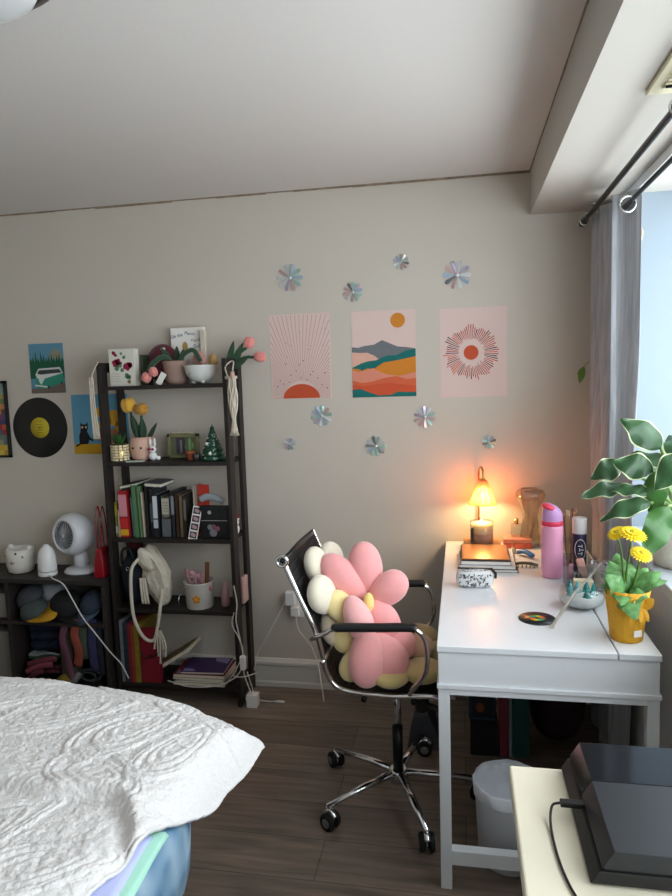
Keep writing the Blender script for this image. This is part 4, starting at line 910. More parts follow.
def drape(pts, r, col, lb, flat=.45, name='hanging_cloth', cat='clothing', up=(0, 1, 0)):
    o = MB().tube(bez(pts, 8), r, 12, flat=flat, up=up).build(name, mat('cloth_' + col[1:], col, .85, bump=.5, bscale=35), loc=pts[0])
    return tag(o, lb, cat, 'clothes in the cubby')
folded((-2.02, 2.87, .20), (.17, .08, .145), '#111831', 'navy and blue folded tops in the left of the cubby', 3, seed=1)
folded((-2.03, 2.845, .165), (.16, .09, .028), '#1e4736', 'green folded shirt with a white band under the navy tops', 2, stripe=(1, '#838689'), seed=2)
folded((-2.02, 2.85, .085), (.17, .09, .045), '#52222d', 'dark red knit bundled below the green shirt', 2, seed=3)
for i, (a, b_, lb) in enumerate((((-2.09, 2.79, .15), (-1.93, 2.785, .19), 'pinkish red strap crossing above the lower clothes, highest'), ((-2.10, 2.785, .115), (-1.95, 2.78, .165), 'rose red strap crossing the lower clothes, middle'), ((-2.09, 2.782, .075), (-2.0, 2.776, .13), 'dull crimson strap at the lower left of the cubby'))):
    drape([a, ((a[0]+b_[0])/2, a[1]-.012, (a[2]+b_[2])/2+.012), b_], .013, ('#6b2e3b', '#7c3946', '#541c28')[i], lb)
s = MB().box((-1.925, 2.80, .07), (-1.855, 2.9, .33)); tag(s.build('cream_pouch', mat('canvas', '#565046', .85, bump=.4, bscale=30), loc=(-1.89, 2.85, .07), bevel=.02, seg=3), 'beige canvas pouch standing in the middle of the cubby', 'pouch')
drape([(-1.865, 2.79, .38), (-1.885, 2.775, .30), (-1.86, 2.77, .2), (-1.85, 2.772, .12), (-1.83, 2.775, .10)], .018, '#603946', 'dusty mauve scarf loop hanging at the cubby centre')
drape([(-1.81, 2.79, .39), (-1.82, 2.775, .32), (-1.80, 2.77, .24), (-1.81, 2.772, .17)], .022, '#833e2e', 'coral red cloth hanging beside the mauve scarf')
drape([(-1.79, 2.80, .40), (-1.785, 2.785, .30), (-1.78, 2.785, .2)], .026, '#424a3b', 'moss and grey patterned cloth behind the coral one')
drape([(-1.735, 2.80, .39), (-1.735, 2.78, .30), (-1.73, 2.775, .2), (-1.725, 2.78, .15)], .022, '#2e2e52', 'dark violet cloth hanging at the right cubby wall')
drape([(-1.70, 2.80, .38), (-1.70, 2.785, .28), (-1.695, 2.79, .12)], .018, '#1e2531', 'dark slate cloth in the right corner of the cubby')
s = MB(); s.tube([(-1.76 + .055*math.cos(a)*(1+.05*math.sin(3*a)), 2.79, .115 + .028*math.sin(a)) for a in [2*PI*k/24 for k in range(24)]], .008, 8, closed=True); s.tube([(-1.765 + .035*math.cos(a), 2.785, .11 + .02*math.sin(a)) for a in [2*PI*k/20 for k in range(20)]], .006, 8, closed=True)
tag(s.build('goggles', mat('goggle_grey', '#282c2f', .4), loc=(-1.76, 2.79, .08)), 'dark grey goggle-like loops at the bottom right of the cubby', 'goggles')
s = MB(); s.ell((-1.885, 2.79, .085), (.05, .03, .028)); tag(s.build('rolled_sock', mat('mustard', '#79691a', .8, bump=.4, bscale=60), loc=(-1.885, 2.79, .06)), 'mustard yellow rolled sock at the bottom centre of the cubby', 'sock')
s = MB(); s.tube(bez([(-1.86, 2.78, .07), (-1.83, 2.775, .10), (-1.81, 2.78, .13)], 6), .016, 10); tag(s.build('rolled_sock', mat('sock_grey', '#6d6c6a', .8), loc=(-1.85, 2.78, .06)), 'pale grey rolled sock just right of the mustard one', 'sock')
for k, (xx, lb) in enumerate(((-2.36, 'grey-beige storage bin left in the far left compartment'), (-2.235, 'grey-beige storage bin nearest the divider in the left compartment'))):
    s = MB().box((xx-.058, 2.79, .06), (xx+.058, 2.98, .31)); tag(s.build('fabric_bin', mat('bin_greige', '#77736b', .8, bump=.2, bscale=80), loc=(xx, 2.88, .06), bevel=.006), lb, 'bin')
s = MB().box((-2.40, 2.80, .376), (-2.18, 2.98, .50)); tag(s.build('fabric_bin', mat('bin_grey', '#8a8782', .8), loc=(-2.28, 2.88, .376), bevel=.008), 'light grey storage bin on the upper left cubby shelf', 'bin')
# ---------------------------------------------------------------- bed
bed = thing('bed', 'bed with a pale blue quilted mattress in the lower left corner', 'bed', (-1.6, .8, 0))
def rrect(x0, y0, x1, y1, r, n=10):
    pts = []
    for cx, cy, a in ((x1-r, y1-r, 0), (x0+r, y1-r, PI/2), (x0+r, y0+r, PI), (x1-r, y0+r, 1.5*PI)):
        pts += [(cx + r*math.cos(a + PI/2*k/n), cy + r*math.sin(a + PI/2*k/n)) for k in range(n+1)]
    return pts
def slab(mb, x0, y0, x1, y1, r, levels, mi=0):
    base = rrect(x0, y0, x1, y1, r); n = len(base); cx, cy = (x0+x1)/2, (y0+y1)/2
    vs = []
    for z, ins in levels:
        vs += [(cx + (p[0]-cx)*(1 - ins/abs(x1-cx)), cy + (p[1]-cy)*(1 - ins/abs(y1-cy)), z) for p in base]
    fs = [(i*n+k, i*n+(k+1) % n, (i+1)*n+(k+1) % n, (i+1)*n+k) for i in range(len(levels)-1) for k in range(n)]
    mb.add(vs, fs, mi, True); o = len(mb.v) - len(vs)
    mb.f += [[o+k for k in range(n)][::-1], [o+(len(levels)-1)*n+k for k in range(n)]]; mb.m += [mi, mi]; mb.s += [False, False]
bm_ = mat('mattress_blue', '#7f9cb4', .55)
nt = bm_.node_tree; b = nt.nodes['Principled BSDF']; tc = nt.nodes.new('ShaderNodeTexCoord')
vo = nt.nodes.new('ShaderNodeTexVoronoi'); vo.feature = 'SMOOTH_F1'; vo.inputs['Scale'].default_value = 16; nt.links.new(tc.outputs['Object'], vo.inputs['Vector'])
rp = nt.nodes.new('ShaderNodeValToRGB'); rp.color_ramp.elements[0].color = (*lin('#4f7a9a'), 1); rp.color_ramp.elements[1].color = (*lin('#a5bccb'), 1); rp.color_ramp.elements[0].position = .2; rp.color_ramp.elements[1].position = .75
nt.links.new(vo.outputs['Distance'], rp.inputs['Fac']); nt.links.new(rp.outputs['Color'], b.inputs['Base Color'])
bp = nt.nodes.new('ShaderNodeBump'); bp.inputs['Strength'].default_value = .7; bp.inputs['Distance'].default_value = .02; bp.invert = True
nt.links.new(vo.outputs['Distance'], bp.inputs['Height']); nt.links.new(bp.outputs['Normal'], b.inputs['Normal'])
s = MB(); slab(s, -2.6, -.45, -.575, 1.56, .42, [(.38, .08), (.41, .03), (.44, 0), (.50, -.004), (.565, 0), (.59, .010), (.603, .04)]); s.build('mattress', bm_, bed)
s = MB(); slab(s, -2.55, -.40, -.70, 1.45, .05, [(.16, 0), (.40, 0)]); s.build('bed_base', mat('bed_base', '#3a342f', .8), bed)
for (x, y) in ((-2.5, -.35), (-.78, -.35), (-2.5, 1.38), (-.78, 1.38)): MB().lathe([(.025, 0), (.03, .16)], c=(x, y, 0), n=16).build('leg', BLACKW, bed)
def sheet(x0, x1, z, col, lb, name, y1):
    s = MB(); n = 40; vs = []
    for i in range(n+1):
        y = .2 + (y1 - .2)*i/n
        vs += [(-1.4, y, z), (x0, y, z), (x1 - .01, y, z + .001), (x1 + .004*math.sin(y*21), y, z - .006)]
    s.add(vs, [(4*i+k, 4*i+k+1, 4*i+5+k, 4*i+4+k) for i in range(n) for k in range(3)], 0, True)
    return tag(s.build(name, mat('sheet_' + col[1:], col, .8, bump=.1, bscale=60), loc=(-1.0, .8, z), solid=.004), lb, 'bed sheet')
sheet(-.9, -.578, .609, '#a9dcc8', 'mint green sheet edge showing along the mattress side', 'bed_sheet', 1.15)
sheet(-.9, -.602, .616, '#b9bfe8', 'lavender sheet lying over the mint one beneath the white quilt', 'bed_sheet', 1.13)
qm = mat('quilt_white', '#e3e0de', 0.85, bump=.5, bscale=110, sheen=.2)
def lerp_tab(tab, t):
    if t <= tab[0][0]: return tab[0][1]
    for (a, b_), (c, d) in zip(tab, tab[1:]):
        if t <= c:
            k = (t - a)/(c - a); return b_ + (d - b_)*k
    return tab[-1][1]
HEM = [(.3, -.86), (.6, -.76), (.85, -.665), (.967, -.63), (1.09, -.598), (1.18, -.578), (1.25, -.562), (1.40, -.535), (1.5, -.52), (1.575, -.51)]
FAR = [(-2.7, 1.80), (-1.2, 1.79), (-1.0, 1.77), (-.88, 1.745), (-.75, 1.70), (-.63, 1.635), (-.51, 1.575)]
def seg_d(px, py, pts):
    best = 9; bi = 0
    for i in range(len(pts)-1):
        ax, ay = pts[i]; bx, by = pts[i+1]; dx, dy = bx-ax, by-ay
        t = max(0, min(1, ((px-ax)*dx + (py-ay)*dy)/(dx*dx+dy*dy)))
        ex, ey = px-ax-dx*t, py-ay-dy*t; d = math.hypot(ex, ey)
        if d < best: best = d; bi = (dx*ey - dy*ex)
    return best, (1 if bi > 0 else -1)
ell_list = []
random.seed(31)
for (cx, cy, L, W, a) in ((-1.05,1.50,.20,.085,.35),(-.80,1.45,.17,.075,.9),(-1.36,1.40,.2,.09,.3),(-1.02,1.28,.19,.08,.15),(-1.26,1.12,.2,.085,-.5),(-.78,1.24,.15,.07,-.5),(-.655,1.38,.15,.055,1.25),(-.93,1.04,.17,.075,.9),(-1.2,.8,.18,.08,.2),(-1.5,1.2,.2,.09,1.2),(-1.6,1.55,.2,.08,-.3),(-1.28,1.66,.15,.05,.1),(-.74,.98,.13,.06,.5),(-.90,1.66,.14,.045,-.35),(-.72,1.56,.10,.04,-.6),(-.60,1.50,.08,.03,-.7)):
    ell_list.append((cx, cy, L, W, math.cos(a), math.sin(a)))
FOLD = [(-1.9, 1.12), (-1.3, 1.17), (-.98, 1.20), (-.866, 1.185), (-.765, 1.199), (-.708, 1.195), (-.660, 1.165), (-.626, 1.111), (-.600, 1.05)]
def quilt_z(x, y):
    # mattress outline distance
    cx, cy, hx, hy, r = -1.5875, .575, 1.0125, 1.025, .2
    qx = abs(x-cx) - (hx - r); qy = abs(y-cy) - (hy - r)
    d = math.hypot(max(qx, 0), max(qy, 0)) + min(max(qx, qy), 0) - r
    z = .648
    din = max(0.0, lerp_tab(HEM, min(1.575, y)) - x); fin = max(0.0, lerp_tab(FAR, x) - y)
    amt = .012 + .083*min(1, max(0, (y - 1.10)/.22))
    e1 = amt*math.exp(-(din/.036)**1.5); e2 = .085*math.exp(-(fin/.075)**1.5)
    z -= max(e1, e2)
    
    dd, sd = seg_d(x, y, FOLD)
    # asymmetric roll fold
    fa = .018*min(1, max(.3, (x + 1.2)/.35)); z += (fa*math.exp(-(dd/.06)**2) if sd > 0 else fa*math.exp(-(dd/.014)**2) - fa*.45*math.exp(-((dd-.03)/.022)**2))
    z += .006*noise.noise(Vector((x*4, y*4, 1.7))) + .003*noise.noise(Vector((x*11, y*11, 4.2)))
    # crinkle and stitched paisleys
    ink = 0; rib = 0
    for (ex, ey, L, W, c, s_) in ell_list:
        u = ((x-ex)*c + (y-ey)*s_)/L; v = (-(x-ex)*s_ + (y-ey)*c)/W
        v2 = v/(1.0 - .45*u) if abs(u) < 1.2 else 9
        q = math.sqrt(u*u + v2*v2)
        if q < 1.05:
            for t, am in ((1.0, .0052), (.87, .0046), (.60, .0034), (.36, .0030)): rib = max(rib, am*math.exp(-((q-t)*min(L, W)/.0034)**2))
            if q < .3: rib += .0010*math.sin(u*26)
    z += rib
    n1 = noise.noise(Vector((x*38 + 3*noise.noise(Vector((x*6, y*6, 0))), y*60, 3.3)))
    n2 = noise.noise(Vector((x*75, y*34, 9.1)))
    z += .0016*n1 + .0017*n2 + .0011*noise.noise(Vector((x*110, y*120, 5.5)))
    return z
s = MB(); NU, NV = 460, 420; vs = []
for j in range(NV+1):
    v = j/NV
    for i in range(NU+1):
        u = i/NU; u2 = u
        # boundary blend
        xr = lerp_tab(HEM, .3 + 1.275*v)
        x = -2.0 + (xr + 2.0)*u2
        ytop = lerp_tab(FAR, -2.0 + 1.49*u2)
        y = .3 + (ytop - .3)*v
        xr2 = lerp_tab(HEM, min(1.575, y)); x = -2.0 + (xr2 + 2.0)*u2
        z = quilt_z(x, y)
        if u > .993 or v > .993: z -= .006
        vs.append((x + .004*math.sin(y*31)*(u**8), y, z))
s.add(vs, [(j*(NU+1)+i, j*(NU+1)+i+1, (j+1)*(NU+1)+i+1, (j+1)*(NU+1)+i) for j in range(NV) for i in range(NU)], 0, True)
tag(s.build('quilt', qm, loc=(-1.3, 1.0, .62), solid=.008), 'white textured paisley quilt spread over the bed with a pointed corner', 'quilt')

# ---------------------------------------------------------------- office chair
CB = Vector((-.235, 2.235, 0))
ch = thing('office_chair', 'black mesh office chair with chrome frame and five-star base', 'office chair', CB)
YN, YF = 2.03, 2.465
PATH = [(-.570, .918), (-.553, .875), (-.515, .785), (-.474, .69), (-.452, .61), (-.440, .548), (-.408, .502), (-.35, .485), (-.22, .480), (-.12, .486), (-.085, .481), (-.066, .466), (-.062, .450)]
for y in (YN, YF):
    MB().tube(bez([(x, y, z) for x, z in PATH], 8), .0085, 12).build('side_rail', CHROME, ch, label='chrome side rail')
meshm = mat('chair_mesh', '#131314', .75, bump=.5, bscale=260)
s = MB(); pp = bez([(x, 0, z) for x, z in PATH], 8); NW = 14; vs = []
for p in pp:
    for k in range(NW+1):
        t = k/NW; sag = -.010*math.sin(PI*t)
        vs.append((p.x + sag*(1 if p.z > .56 else 0)*-1*-1, YN + (YF-YN)*t, p.z + (sag if p.z < .56 else 0)))
s.add(vs, [(i*(NW+1)+k, i*(NW+1)+k+1, (i+1)*(NW+1)+k+1, (i+1)*(NW+1)+k) for i in range(len(pp)-1) for k in range(NW)], 0, True)
s.build('mesh_sling', meshm, ch, solid=.008)
ribs = MB()
for i in range(6, len(pp)-2, 3): ribs.tube([(pp[i].x + .006, YN+.01, pp[i].z+.004), (pp[i].x + .006 - .006, (YN+YF)/2, pp[i].z - .003), (pp[i].x + .006, YF-.01, pp[i].z+.004)], .0022, 6)
ribs.build('sling_ribs', mat('mesh_rib', '#1d1d1f', .6), ch)
for (x, z) in ((-.570, .918), (-.450, .585), (-.066, .455)): MB().tube([(x, YN-.012, z), (x, YF+.006, z - (.012 if z > .9 else 0))], .009, 12).build('cross_bar', CHROME if z < .9 else BLACKP, ch)
for y in (YN-.014,):
    s = MB(); s.tube([(-.570 + .017*math.cos(a), y, .918 + .017*math.sin(a)) for a in [2*PI*k/20 for k in range(20)]], .006, 8, closed=True); s.build('end_ring', CHROME, ch)
for y, sg, dz in ((YN-.045, -1, 0), (YF+.03, 1, -.022)):
    s = MB(); s.tube(bez([(-.480, y - sg*.03, .665), (-.455, y, .685), (-.425, y, .70), (-.40, y, .712), (-.30, y, .716), (-.17, y, .722), (-.135, y, .712), (-.117, y, .68), (-.113, y, .62), (-.125, y, .57), (-.155, y - sg*.015, .528), (-.172, y - sg*.03, .498)], 8), .0095, 12, flat=.8); s.v = [v + Vector((0, 0, dz*min(1, max(0, (v.z-.5)/.1)))) for v in s.v]; s.build('armrest_frame', CHROME, ch, label='chrome armrest loop')
    s = MB(); s.tube(bez([(-.40, y, .714), (-.385, y, .718), (-.27, y, .722), (-.165, y, .727), (-.145, y, .722)], 8), [.010] + [.0165]*31 + [.010], 14, flat=.85); s.v = [v + Vector((0, 0, dz)) for v in s.v]; s.build('arm_pad', BLACKP, ch)
s = MB(); s.cbox((-.235, 2.235, .447), (.22, .20, .03)); s.cbox((-.235, 2.235, .425), (.11, .12, .03)); s.build('tilt_mechanism', BLACKP, ch, bevel=.008, seg=3)
MB().tube([(-.16, 2.03, .462), (-.16, 2.465, .462)], .009, 10).build('seat_support', BLACKM, ch); MB().tube([(-.32, 2.03, .462), (-.32, 2.465, .462)], .009, 10).build('seat_support', BLACKM, ch)
MB().tube([(-.20, 2.16, .435), (-.12, 2.10, .425), (-.08, 2.07, .42)], [.006, .006, .012], 10).build('tilt_lever', BLACKP, ch)
MB().lathe([(.0, -.03), (.024, -.03), (.024, .02), (.016, .03), (0, .03)], n=24, M=Matrix.Translation((-.14, 2.13, .42))).build('tension_knob', BLACKP, ch)
MB().tube([(-.235, 2.235, .22), (-.235, 2.235, .44)], .014, 18).build('gas_piston', CHROME, ch)
MB().tube([(-.235, 2.235, .07), (-.235, 2.235, .27)], .0185, 20).build('gas_lift', BLACKM, ch)
MB().lathe([(.03, .062), (.036, .07), (.036, .105), (.028, .112)], c=(-.235, 2.235, 0), n=28).build('hub', CHROME, ch)
def caster_meshes():
    pass
for k in range(5):
    a = math.radians(221 + 72*k); d = Vector((math.cos(a), math.sin(a), 0)); q = Vector((-d.y, d.x, 0))
    s = MB(); s.tube([CB + d*.03 + Vector((0, 0, .098)), CB + d*.14 + Vector((0, 0, .092)), CB + d*.295 + Vector((0, 0, .075))], [.016, .014, .011], 12, flat=.75)
    lg = s.build('star_leg', CHROME, ch)
    c = CB + d*.292; sw = Vector((math.cos(a + 1.9 + k), math.sin(a + 1.9 + k), 0)); ax = Vector((-sw.y, sw.x, 0)); w0 = c + sw*.012
    s = MB(); s.tube([c + Vector((0, 0, .075)), c + Vector((0, 0, .05))], .006, 8); s.tube([w0 - ax*.010 + Vector((0, 0, .031)), w0 + ax*.010 + Vector((0, 0, .031))], .018, 14)
    s.tube(bez([w0 + sw*.022 + Vector((0, 0, .045)), w0 + Vector((0, 0, .062)), w0 - sw*.025 + Vector((0, 0, .045))], 5), .012, 8)
    s.build('caster_fork', CHROME, lg)
    for sg in (-1, 1):
        p = w0 + ax*sg*.016 + Vector((0, 0, .0295)); s = MB()
        M = Matrix.Translation(p) @ (ax*sg).to_track_quat('Z', 'Y').to_matrix().to_4x4()
        s.lathe([(.0, -.008), (.026, -.008), (.0295, -.004), (.0295, .004), (.026, .008), (.016, .009)], n=26, M=M, cap=False); s.lathe([(.016, .009), (.012, .011), (0, .011)], n=20, M=M, mi=1, cap=False)
        s.build('caster_wheel', [RUBBER, mat('wheel_hub', '#8f9296', .3, metal=.7)], lg)

# ---------------------------------------------------------------- flower pillows
def petal(t, c, d, n_, L, W, Tk, m, name='petal'):
    d = Vector(d).normalized(); n_ = Vector(n_); n_ = (n_ - d*n_.dot(d)).normalized(); s_ = d.cross(n_)
    R_ = Matrix((s_, d, n_)).transposed()
    def fn(p):
        r = math.hypot(p.x, p.y); yy = p.y
        wx = 1.0 + .16*yy
        return Vector((p.x*wx, yy, (abs(p.z)**.85)*(1 if p.z > 0 else -1)*(1 - .10*max(0, -yy))))
    s = MB(); s.ell(c, (W/2, L/2, Tk/2), M=R_, nu=32, nv=18, fn=fn)
    return s.build(name, m, t)
vel = lambda n, c: mat(n, c, .85, sheen=.6, bump=.12, bscale=220, var=.03, vscale=40)
VP, VP2, VC, VY, VO = vel('velvet_pink', '#f0a3a2'), vel('velvet_light_pink', '#f5b4b2'), vel('velvet_cream', '#e8dfca'), vel('velvet_yellow', '#f0dc9c'), vel('velvet_olive', '#c9b377')
VT = vel('velvet_tan', '#cdab8a')
G_ = 'flower shaped pillows piled on the office chair'
# cream flower against the backrest
t = thing('flower_pillow', 'cream flower pillow wedged against the chair back, behind the pink ones', 'pillow', (-.48, 2.22, .72), G_)
nb = (.85, -.5, .25)
petal(t, (-.490, 2.17, .856), (-.25, -.1, 1), nb, .145, .095, .065, VC); petal(t, (-.468, 2.30, .842), (-.05, .5, .9), nb, .14, .11, .065, VC)
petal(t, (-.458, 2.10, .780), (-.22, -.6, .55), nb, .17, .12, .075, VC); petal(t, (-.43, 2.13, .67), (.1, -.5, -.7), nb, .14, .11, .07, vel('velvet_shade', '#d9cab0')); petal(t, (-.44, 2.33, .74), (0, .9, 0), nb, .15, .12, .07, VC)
s = MB(); s.ell((-.44, 2.21, .78), (.03, .04, .04)); s.build('flower_centre', VT, t)
# yellow flower
t = thing('flower_pillow', 'pale yellow flower pillow squeezed between the cream and pink ones', 'pillow', (-.38, 2.13, .6), G_)
ny = (.45, -.85, .25)
petal(t, (-.402, 2.105, .740), (-.5, -.1, .8), ny, .125, .09, .065, VY); petal(t, (-.378, 2.10, .64), (-1, 0, -.15), ny, .11, .10, .07, VY); petal(t, (-.352, 2.07, .565), (-.5, -.1, -.9), ny, .13, .09, .07, VY)
petal(t, (-.36, 2.2, .72), (.3, .4, .8), ny, .12, .09, .06, VY); petal(t, (-.30, 2.16, .60), (.6, .2, -.5), ny, .12, .09, .06, VY)
s = MB(); s.ell((-.35, 2.13, .66), (.035, .03, .035)); s.build('flower_centre', VP2, t)
# olive flower lying on the seat
t = thing('flower_pillow', 'olive yellow flower pillow lying flat on the seat beneath the pink ones', 'pillow', (-.2, 2.2, .505), G_)
up = (0.05, -.25, 1)
petal(t, (-.235, 2.075, .535), (-.7, -.7, 0), up, .15, .125, .062, VO); petal(t, (-.135, 2.10, .540), (.6, -.8, .03), up, .15, .125, .066, VO); petal(t, (-.085, 2.24, .535), (1, .1, 0), up, .15, .13, .06, VO); petal(t, (-.16, 2.36, .545), (.2, 1, .1), up, .16, .13, .07, VO); petal(t, (-.29, 2.26, .535), (-.9, .4, 0), up, .14, .12, .06, VO)
petal(t, (-.16, 2.2, .575), (.7, .1, .1), up, .12, .12, .05, VT, 'flower_centre')
# pink flower, large, upright
t = thing('flower_pillow', 'large pink flower pillow with a small yellow centre, topmost of the pile', 'pillow', (-.32, 2.16, .6), G_)
nf = (.28, -.92, .22)
petal(t, (-.398, 2.165, .822), (-.70, .0, .72), nf, .205, .105, .085, VP); petal(t, (-.325, 2.20, .842), (-.18, .1, 1), nf, .195, .112, .09, VP); petal(t, (-.250, 2.17, .785), (.75, .05, .62), nf, .155, .105, .085, VP)
petal(t, (-.268, 2.14, .69), (.45, -.05, -.9), nf, .15, .11, .085, VP); petal(t, (-.338, 2.065, .722), (.40, -.25, -.9), nf, .150, .092, .08, VP2)
s = MB(); s.ell((-.308, 2.115, .757), (.018, .018, .032)); s.build('flower_centre', vel('velvet_butter', '#f0dd86'), t)
# second pink flower, lower
t = thing('flower_pillow', 'darker pink flower pillow slumped low in the seat, under the near armrest', 'pillow', (-.3, 2.12, .52), G_)
petal(t, (-.308, 2.04, .600), (-.02, -.1, -1), (.4, -.9, .2), .195, .118, .095, VP); petal(t, (-.248, 2.075, .592), (.55, 0, -.75), (.3, -.85, .4), .17, .125, .09, VP)
petal(t, (-.215, 2.14, .61), (.9, .1, -.3), (.2, -.8, .5), .12, .10, .08, VP); petal(t, (-.28, 2.14, .65), (.3, .2, .9), (.2, -.9, .3), .14, .11, .07, VP)
s = MB(); s.ell((-.29, 2.10, .62), (.03, .03, .03)); s.build('flower_centre', VY, t)
# ---------------------------------------------------------------- desk
DZ2 = .74; QX0, QX1, QY0, QY1 = -.076, .515, 1.822, 3.018
t = thing('desk', 'long white desk with drawer apron and open H-frame ends beside the window', 'desk', (.22, 2.42, 0))
GL = .405
MB().box((QX0, QY0, DZ2-.018), (GL-.002, QY1, DZ2)).build('desk_top', DESKW, t, bevel=.002)
MB().box((GL+.002, QY0, DZ2-.018), (QX1, QY1, DZ2)).build('cable_flap', DESKW, t, bevel=.002)
MB().box((QX0+.004, QY0+.006, .628), (QX1-.004, QY0+.022, DZ2-.0185)).box((QX0+.004, QY1-.022, .628), (QX1-.004, QY1-.006, DZ2-.0185)).box((QX1-.02, QY0+.022, .628), (QX1-.004, QY1-.022, DZ2-.0185)).box((QX0+.02, QY0+.022, .628), (QX1-.02, QY1-.022, .64)).build('apron', DESKW, t)
for (a, b_) in ((QY0+.03, 2.40), (2.405, QY1-.03)): 
    d_ = MB().box((QX0+.002, a, .645), (QX0+.02, b_, DZ2-.022)).build('drawer_front', DESKW, t, bevel=.0015)
MB().box((QX0-.001, QY0-.001, .615), (QX1+.001, QY1, .6275)).build('rail_plate', DESKW, t, bevel=.001)
for y0 in (QY0+.004, QY1-.034):
    for x0 in (QX0+.002, QX1-.034): MB().box((x0, y0, 0), (x0+.032, y0+.03, .615)).build('leg', DESKW, t, bevel=.0015)
    MB().box((QX0+.034, y0, .596), (QX1-.034, y0+.03, .615)).build('end_rail', DESKW, t, bevel=.001)
    MB().box((QX0+.034, y0, .078), (QX1-.034, y0+.03, .122)).build('end_rail', DESKW, t, bevel=.001)
Z = DZ2
# candle warmer lamp
t = thing('candle_warmer', 'brass candle warmer lamp with a pleated glass shade glowing over a candle', 'lamp', (.083, 2.92, Z))
oak = mat('oak', '#b98a5c', .5, var=.12, vscale=12, stretch=(2, 14, 2))
MB().box((.005, 2.845, Z), (.16, 3.0, Z+.022)).build('base', oak, t, bevel=.004, seg=3)
s = MB(); s.tube(bez([(.07, 2.985, Z+.02), (.07, 2.985, Z+.15), (.07, 2.985, Z+.27), (.073, 2.975, Z+.33), (.08, 2.955, Z+.348), (.087, 2.93, Z+.335), (.088, 2.92, Z+.30)], 8), .0045, 10); s.build('stem', BRASS, t)
sg_ = thin_glass('amber_glass', '#fbcda4', .3, .1, frost=.22, edge=.35)
MB().lathe([(.014, Z+.298), (.02, Z+.292), (.034, Z+.25), (.05, Z+.208), (.060, Z+.192)], c=(.085, 2.915, 0), n=72, cap=False, wob=lambda a, z: 1 + .035*math.sin(18*a)).build('lamp_shade', sg_, t, solid=.002)
MB().lathe([(.0, .305), (.012, .303), (.014, .29), (.012, .27), (0, .27)], c=(.085, 2.915, Z), n=18).build('socket', BRASS, t)
em = mat('warm_bulb', '#ffd9a0', .5, emit='#ffb766', estr=18)
s = MB(); s.ell((.085, 2.915, Z+.245), (.014, .014, .02)); s.build('bulb', em, t)
cn = thing('candle', 'cream and pink jar candle under the lamp shade, on the wooden lamp base', 'candle', (.08, 2.905, Z+.022))
wax = mat('peach_wax', '#f2b8a0', .5)
b = wax.node_tree.nodes['Principled BSDF']; b.inputs['Subsurface Weight'].default_value = .6; b.inputs['Subsurface Radius'].default_value = (.04, .02, .01); b.inputs['Subsurface Scale'].default_value = .6
wax2 = mat('cream_wax', '#f8e6b8', .5)  # upper wax: the lamp's glow is put into this paler cream
b = wax2.node_tree.nodes['Principled BSDF']; b.inputs['Subsurface Weight'].default_value = .8; b.inputs['Subsurface Radius'].default_value = (.06, .035, .015); b.inputs['Subsurface Scale'].default_value = .8
s = MB(); s.lathe([(.0, .004), (.0465, .004), (.0468, .048)], c=(.08, 2.905, Z+.022), n=40, mi=0, cap=False); s.lathe([(.0468, .048), (.047, .088), (.0, .086)], c=(.08, 2.905, Z+.022), n=40, mi=1, cap=False); s.build('wax', [wax, wax2], cn)
MB().lathe([(.044, 0), (.049, .003), (.050, .098), (.0485, .098), (.0475, .004)], c=(.08, 2.905, Z+.022), n=44, cap=False).build('jar', GLASST, cn)
s = MB(); 
for k in range(3): s.tube([(.08 + .012*math.cos(2.1*k), 2.905 + .012*math.sin(2.1*k), Z+.09), (.08 + .012*math.cos(2.1*k), 2.905 + .012*math.sin(2.1*k), Z+.106)], .0012, 5)
s.build('wick', BLACKP, cn)
MB().cbox((.040, 2.874, Z+.065), (.003, .02, .06), rz=-.85).build('label', mat('label_dark', '#4a3c33', .6), cn)
# notebooks pile with gold pad
pile = [((.095, 2.68), (.215, .27), .010, '#2a2c30', 'black thin notebook at the bottom of the pile before the lamp', 0.02), ((.092, 2.685), (.21, .26), .011, '#d9dde2', 'white notebook in the pile before the lamp', -.01), ((.085, 2.69), (.19, .25), .016, '#3d4350', 'dark slate laptop-like notebook under the bronze folder', .0)]
zz = Z
for (c, wh, h_, col, lb, rz) in pile:
    t = thing('notebook', lb, 'notebook', (c[0], c[1], zz), 'notebooks piled on the desk'); M = Matrix.Translation((c[0], c[1], zz)) @ Matrix.Rotation(rz, 4, 'Z'); a, b_ = wh[0]/2, wh[1]/2
    MB().box((-a, -b_, 0), (a, b_, .0015), 0, M).box((-a, -b_, h_-.0015), (a, b_, h_), 0, M).box((-a, -b_, 0), (-a+.0015, b_, h_), 0, M).build('cover', mat('nb_' + col[1:], col, .45), t)
    MB().box((-a+.002, -b_+.002, .0015), (a-.003, b_-.002, h_-.0015), 0, M).build('pages', PAPER, t); zz += h_
s = MB().box((-.005, 2.575, zz), (.175, 2.80, zz+.006)); tag(s.build('folder', mat('bronze_satin', '#a8774a', .3, metal=.6), loc=(.085, 2.69, zz), bevel=.0025, seg=3), 'shiny bronze folder on top of the notebook pile, catching the lamp glow', 'folder')
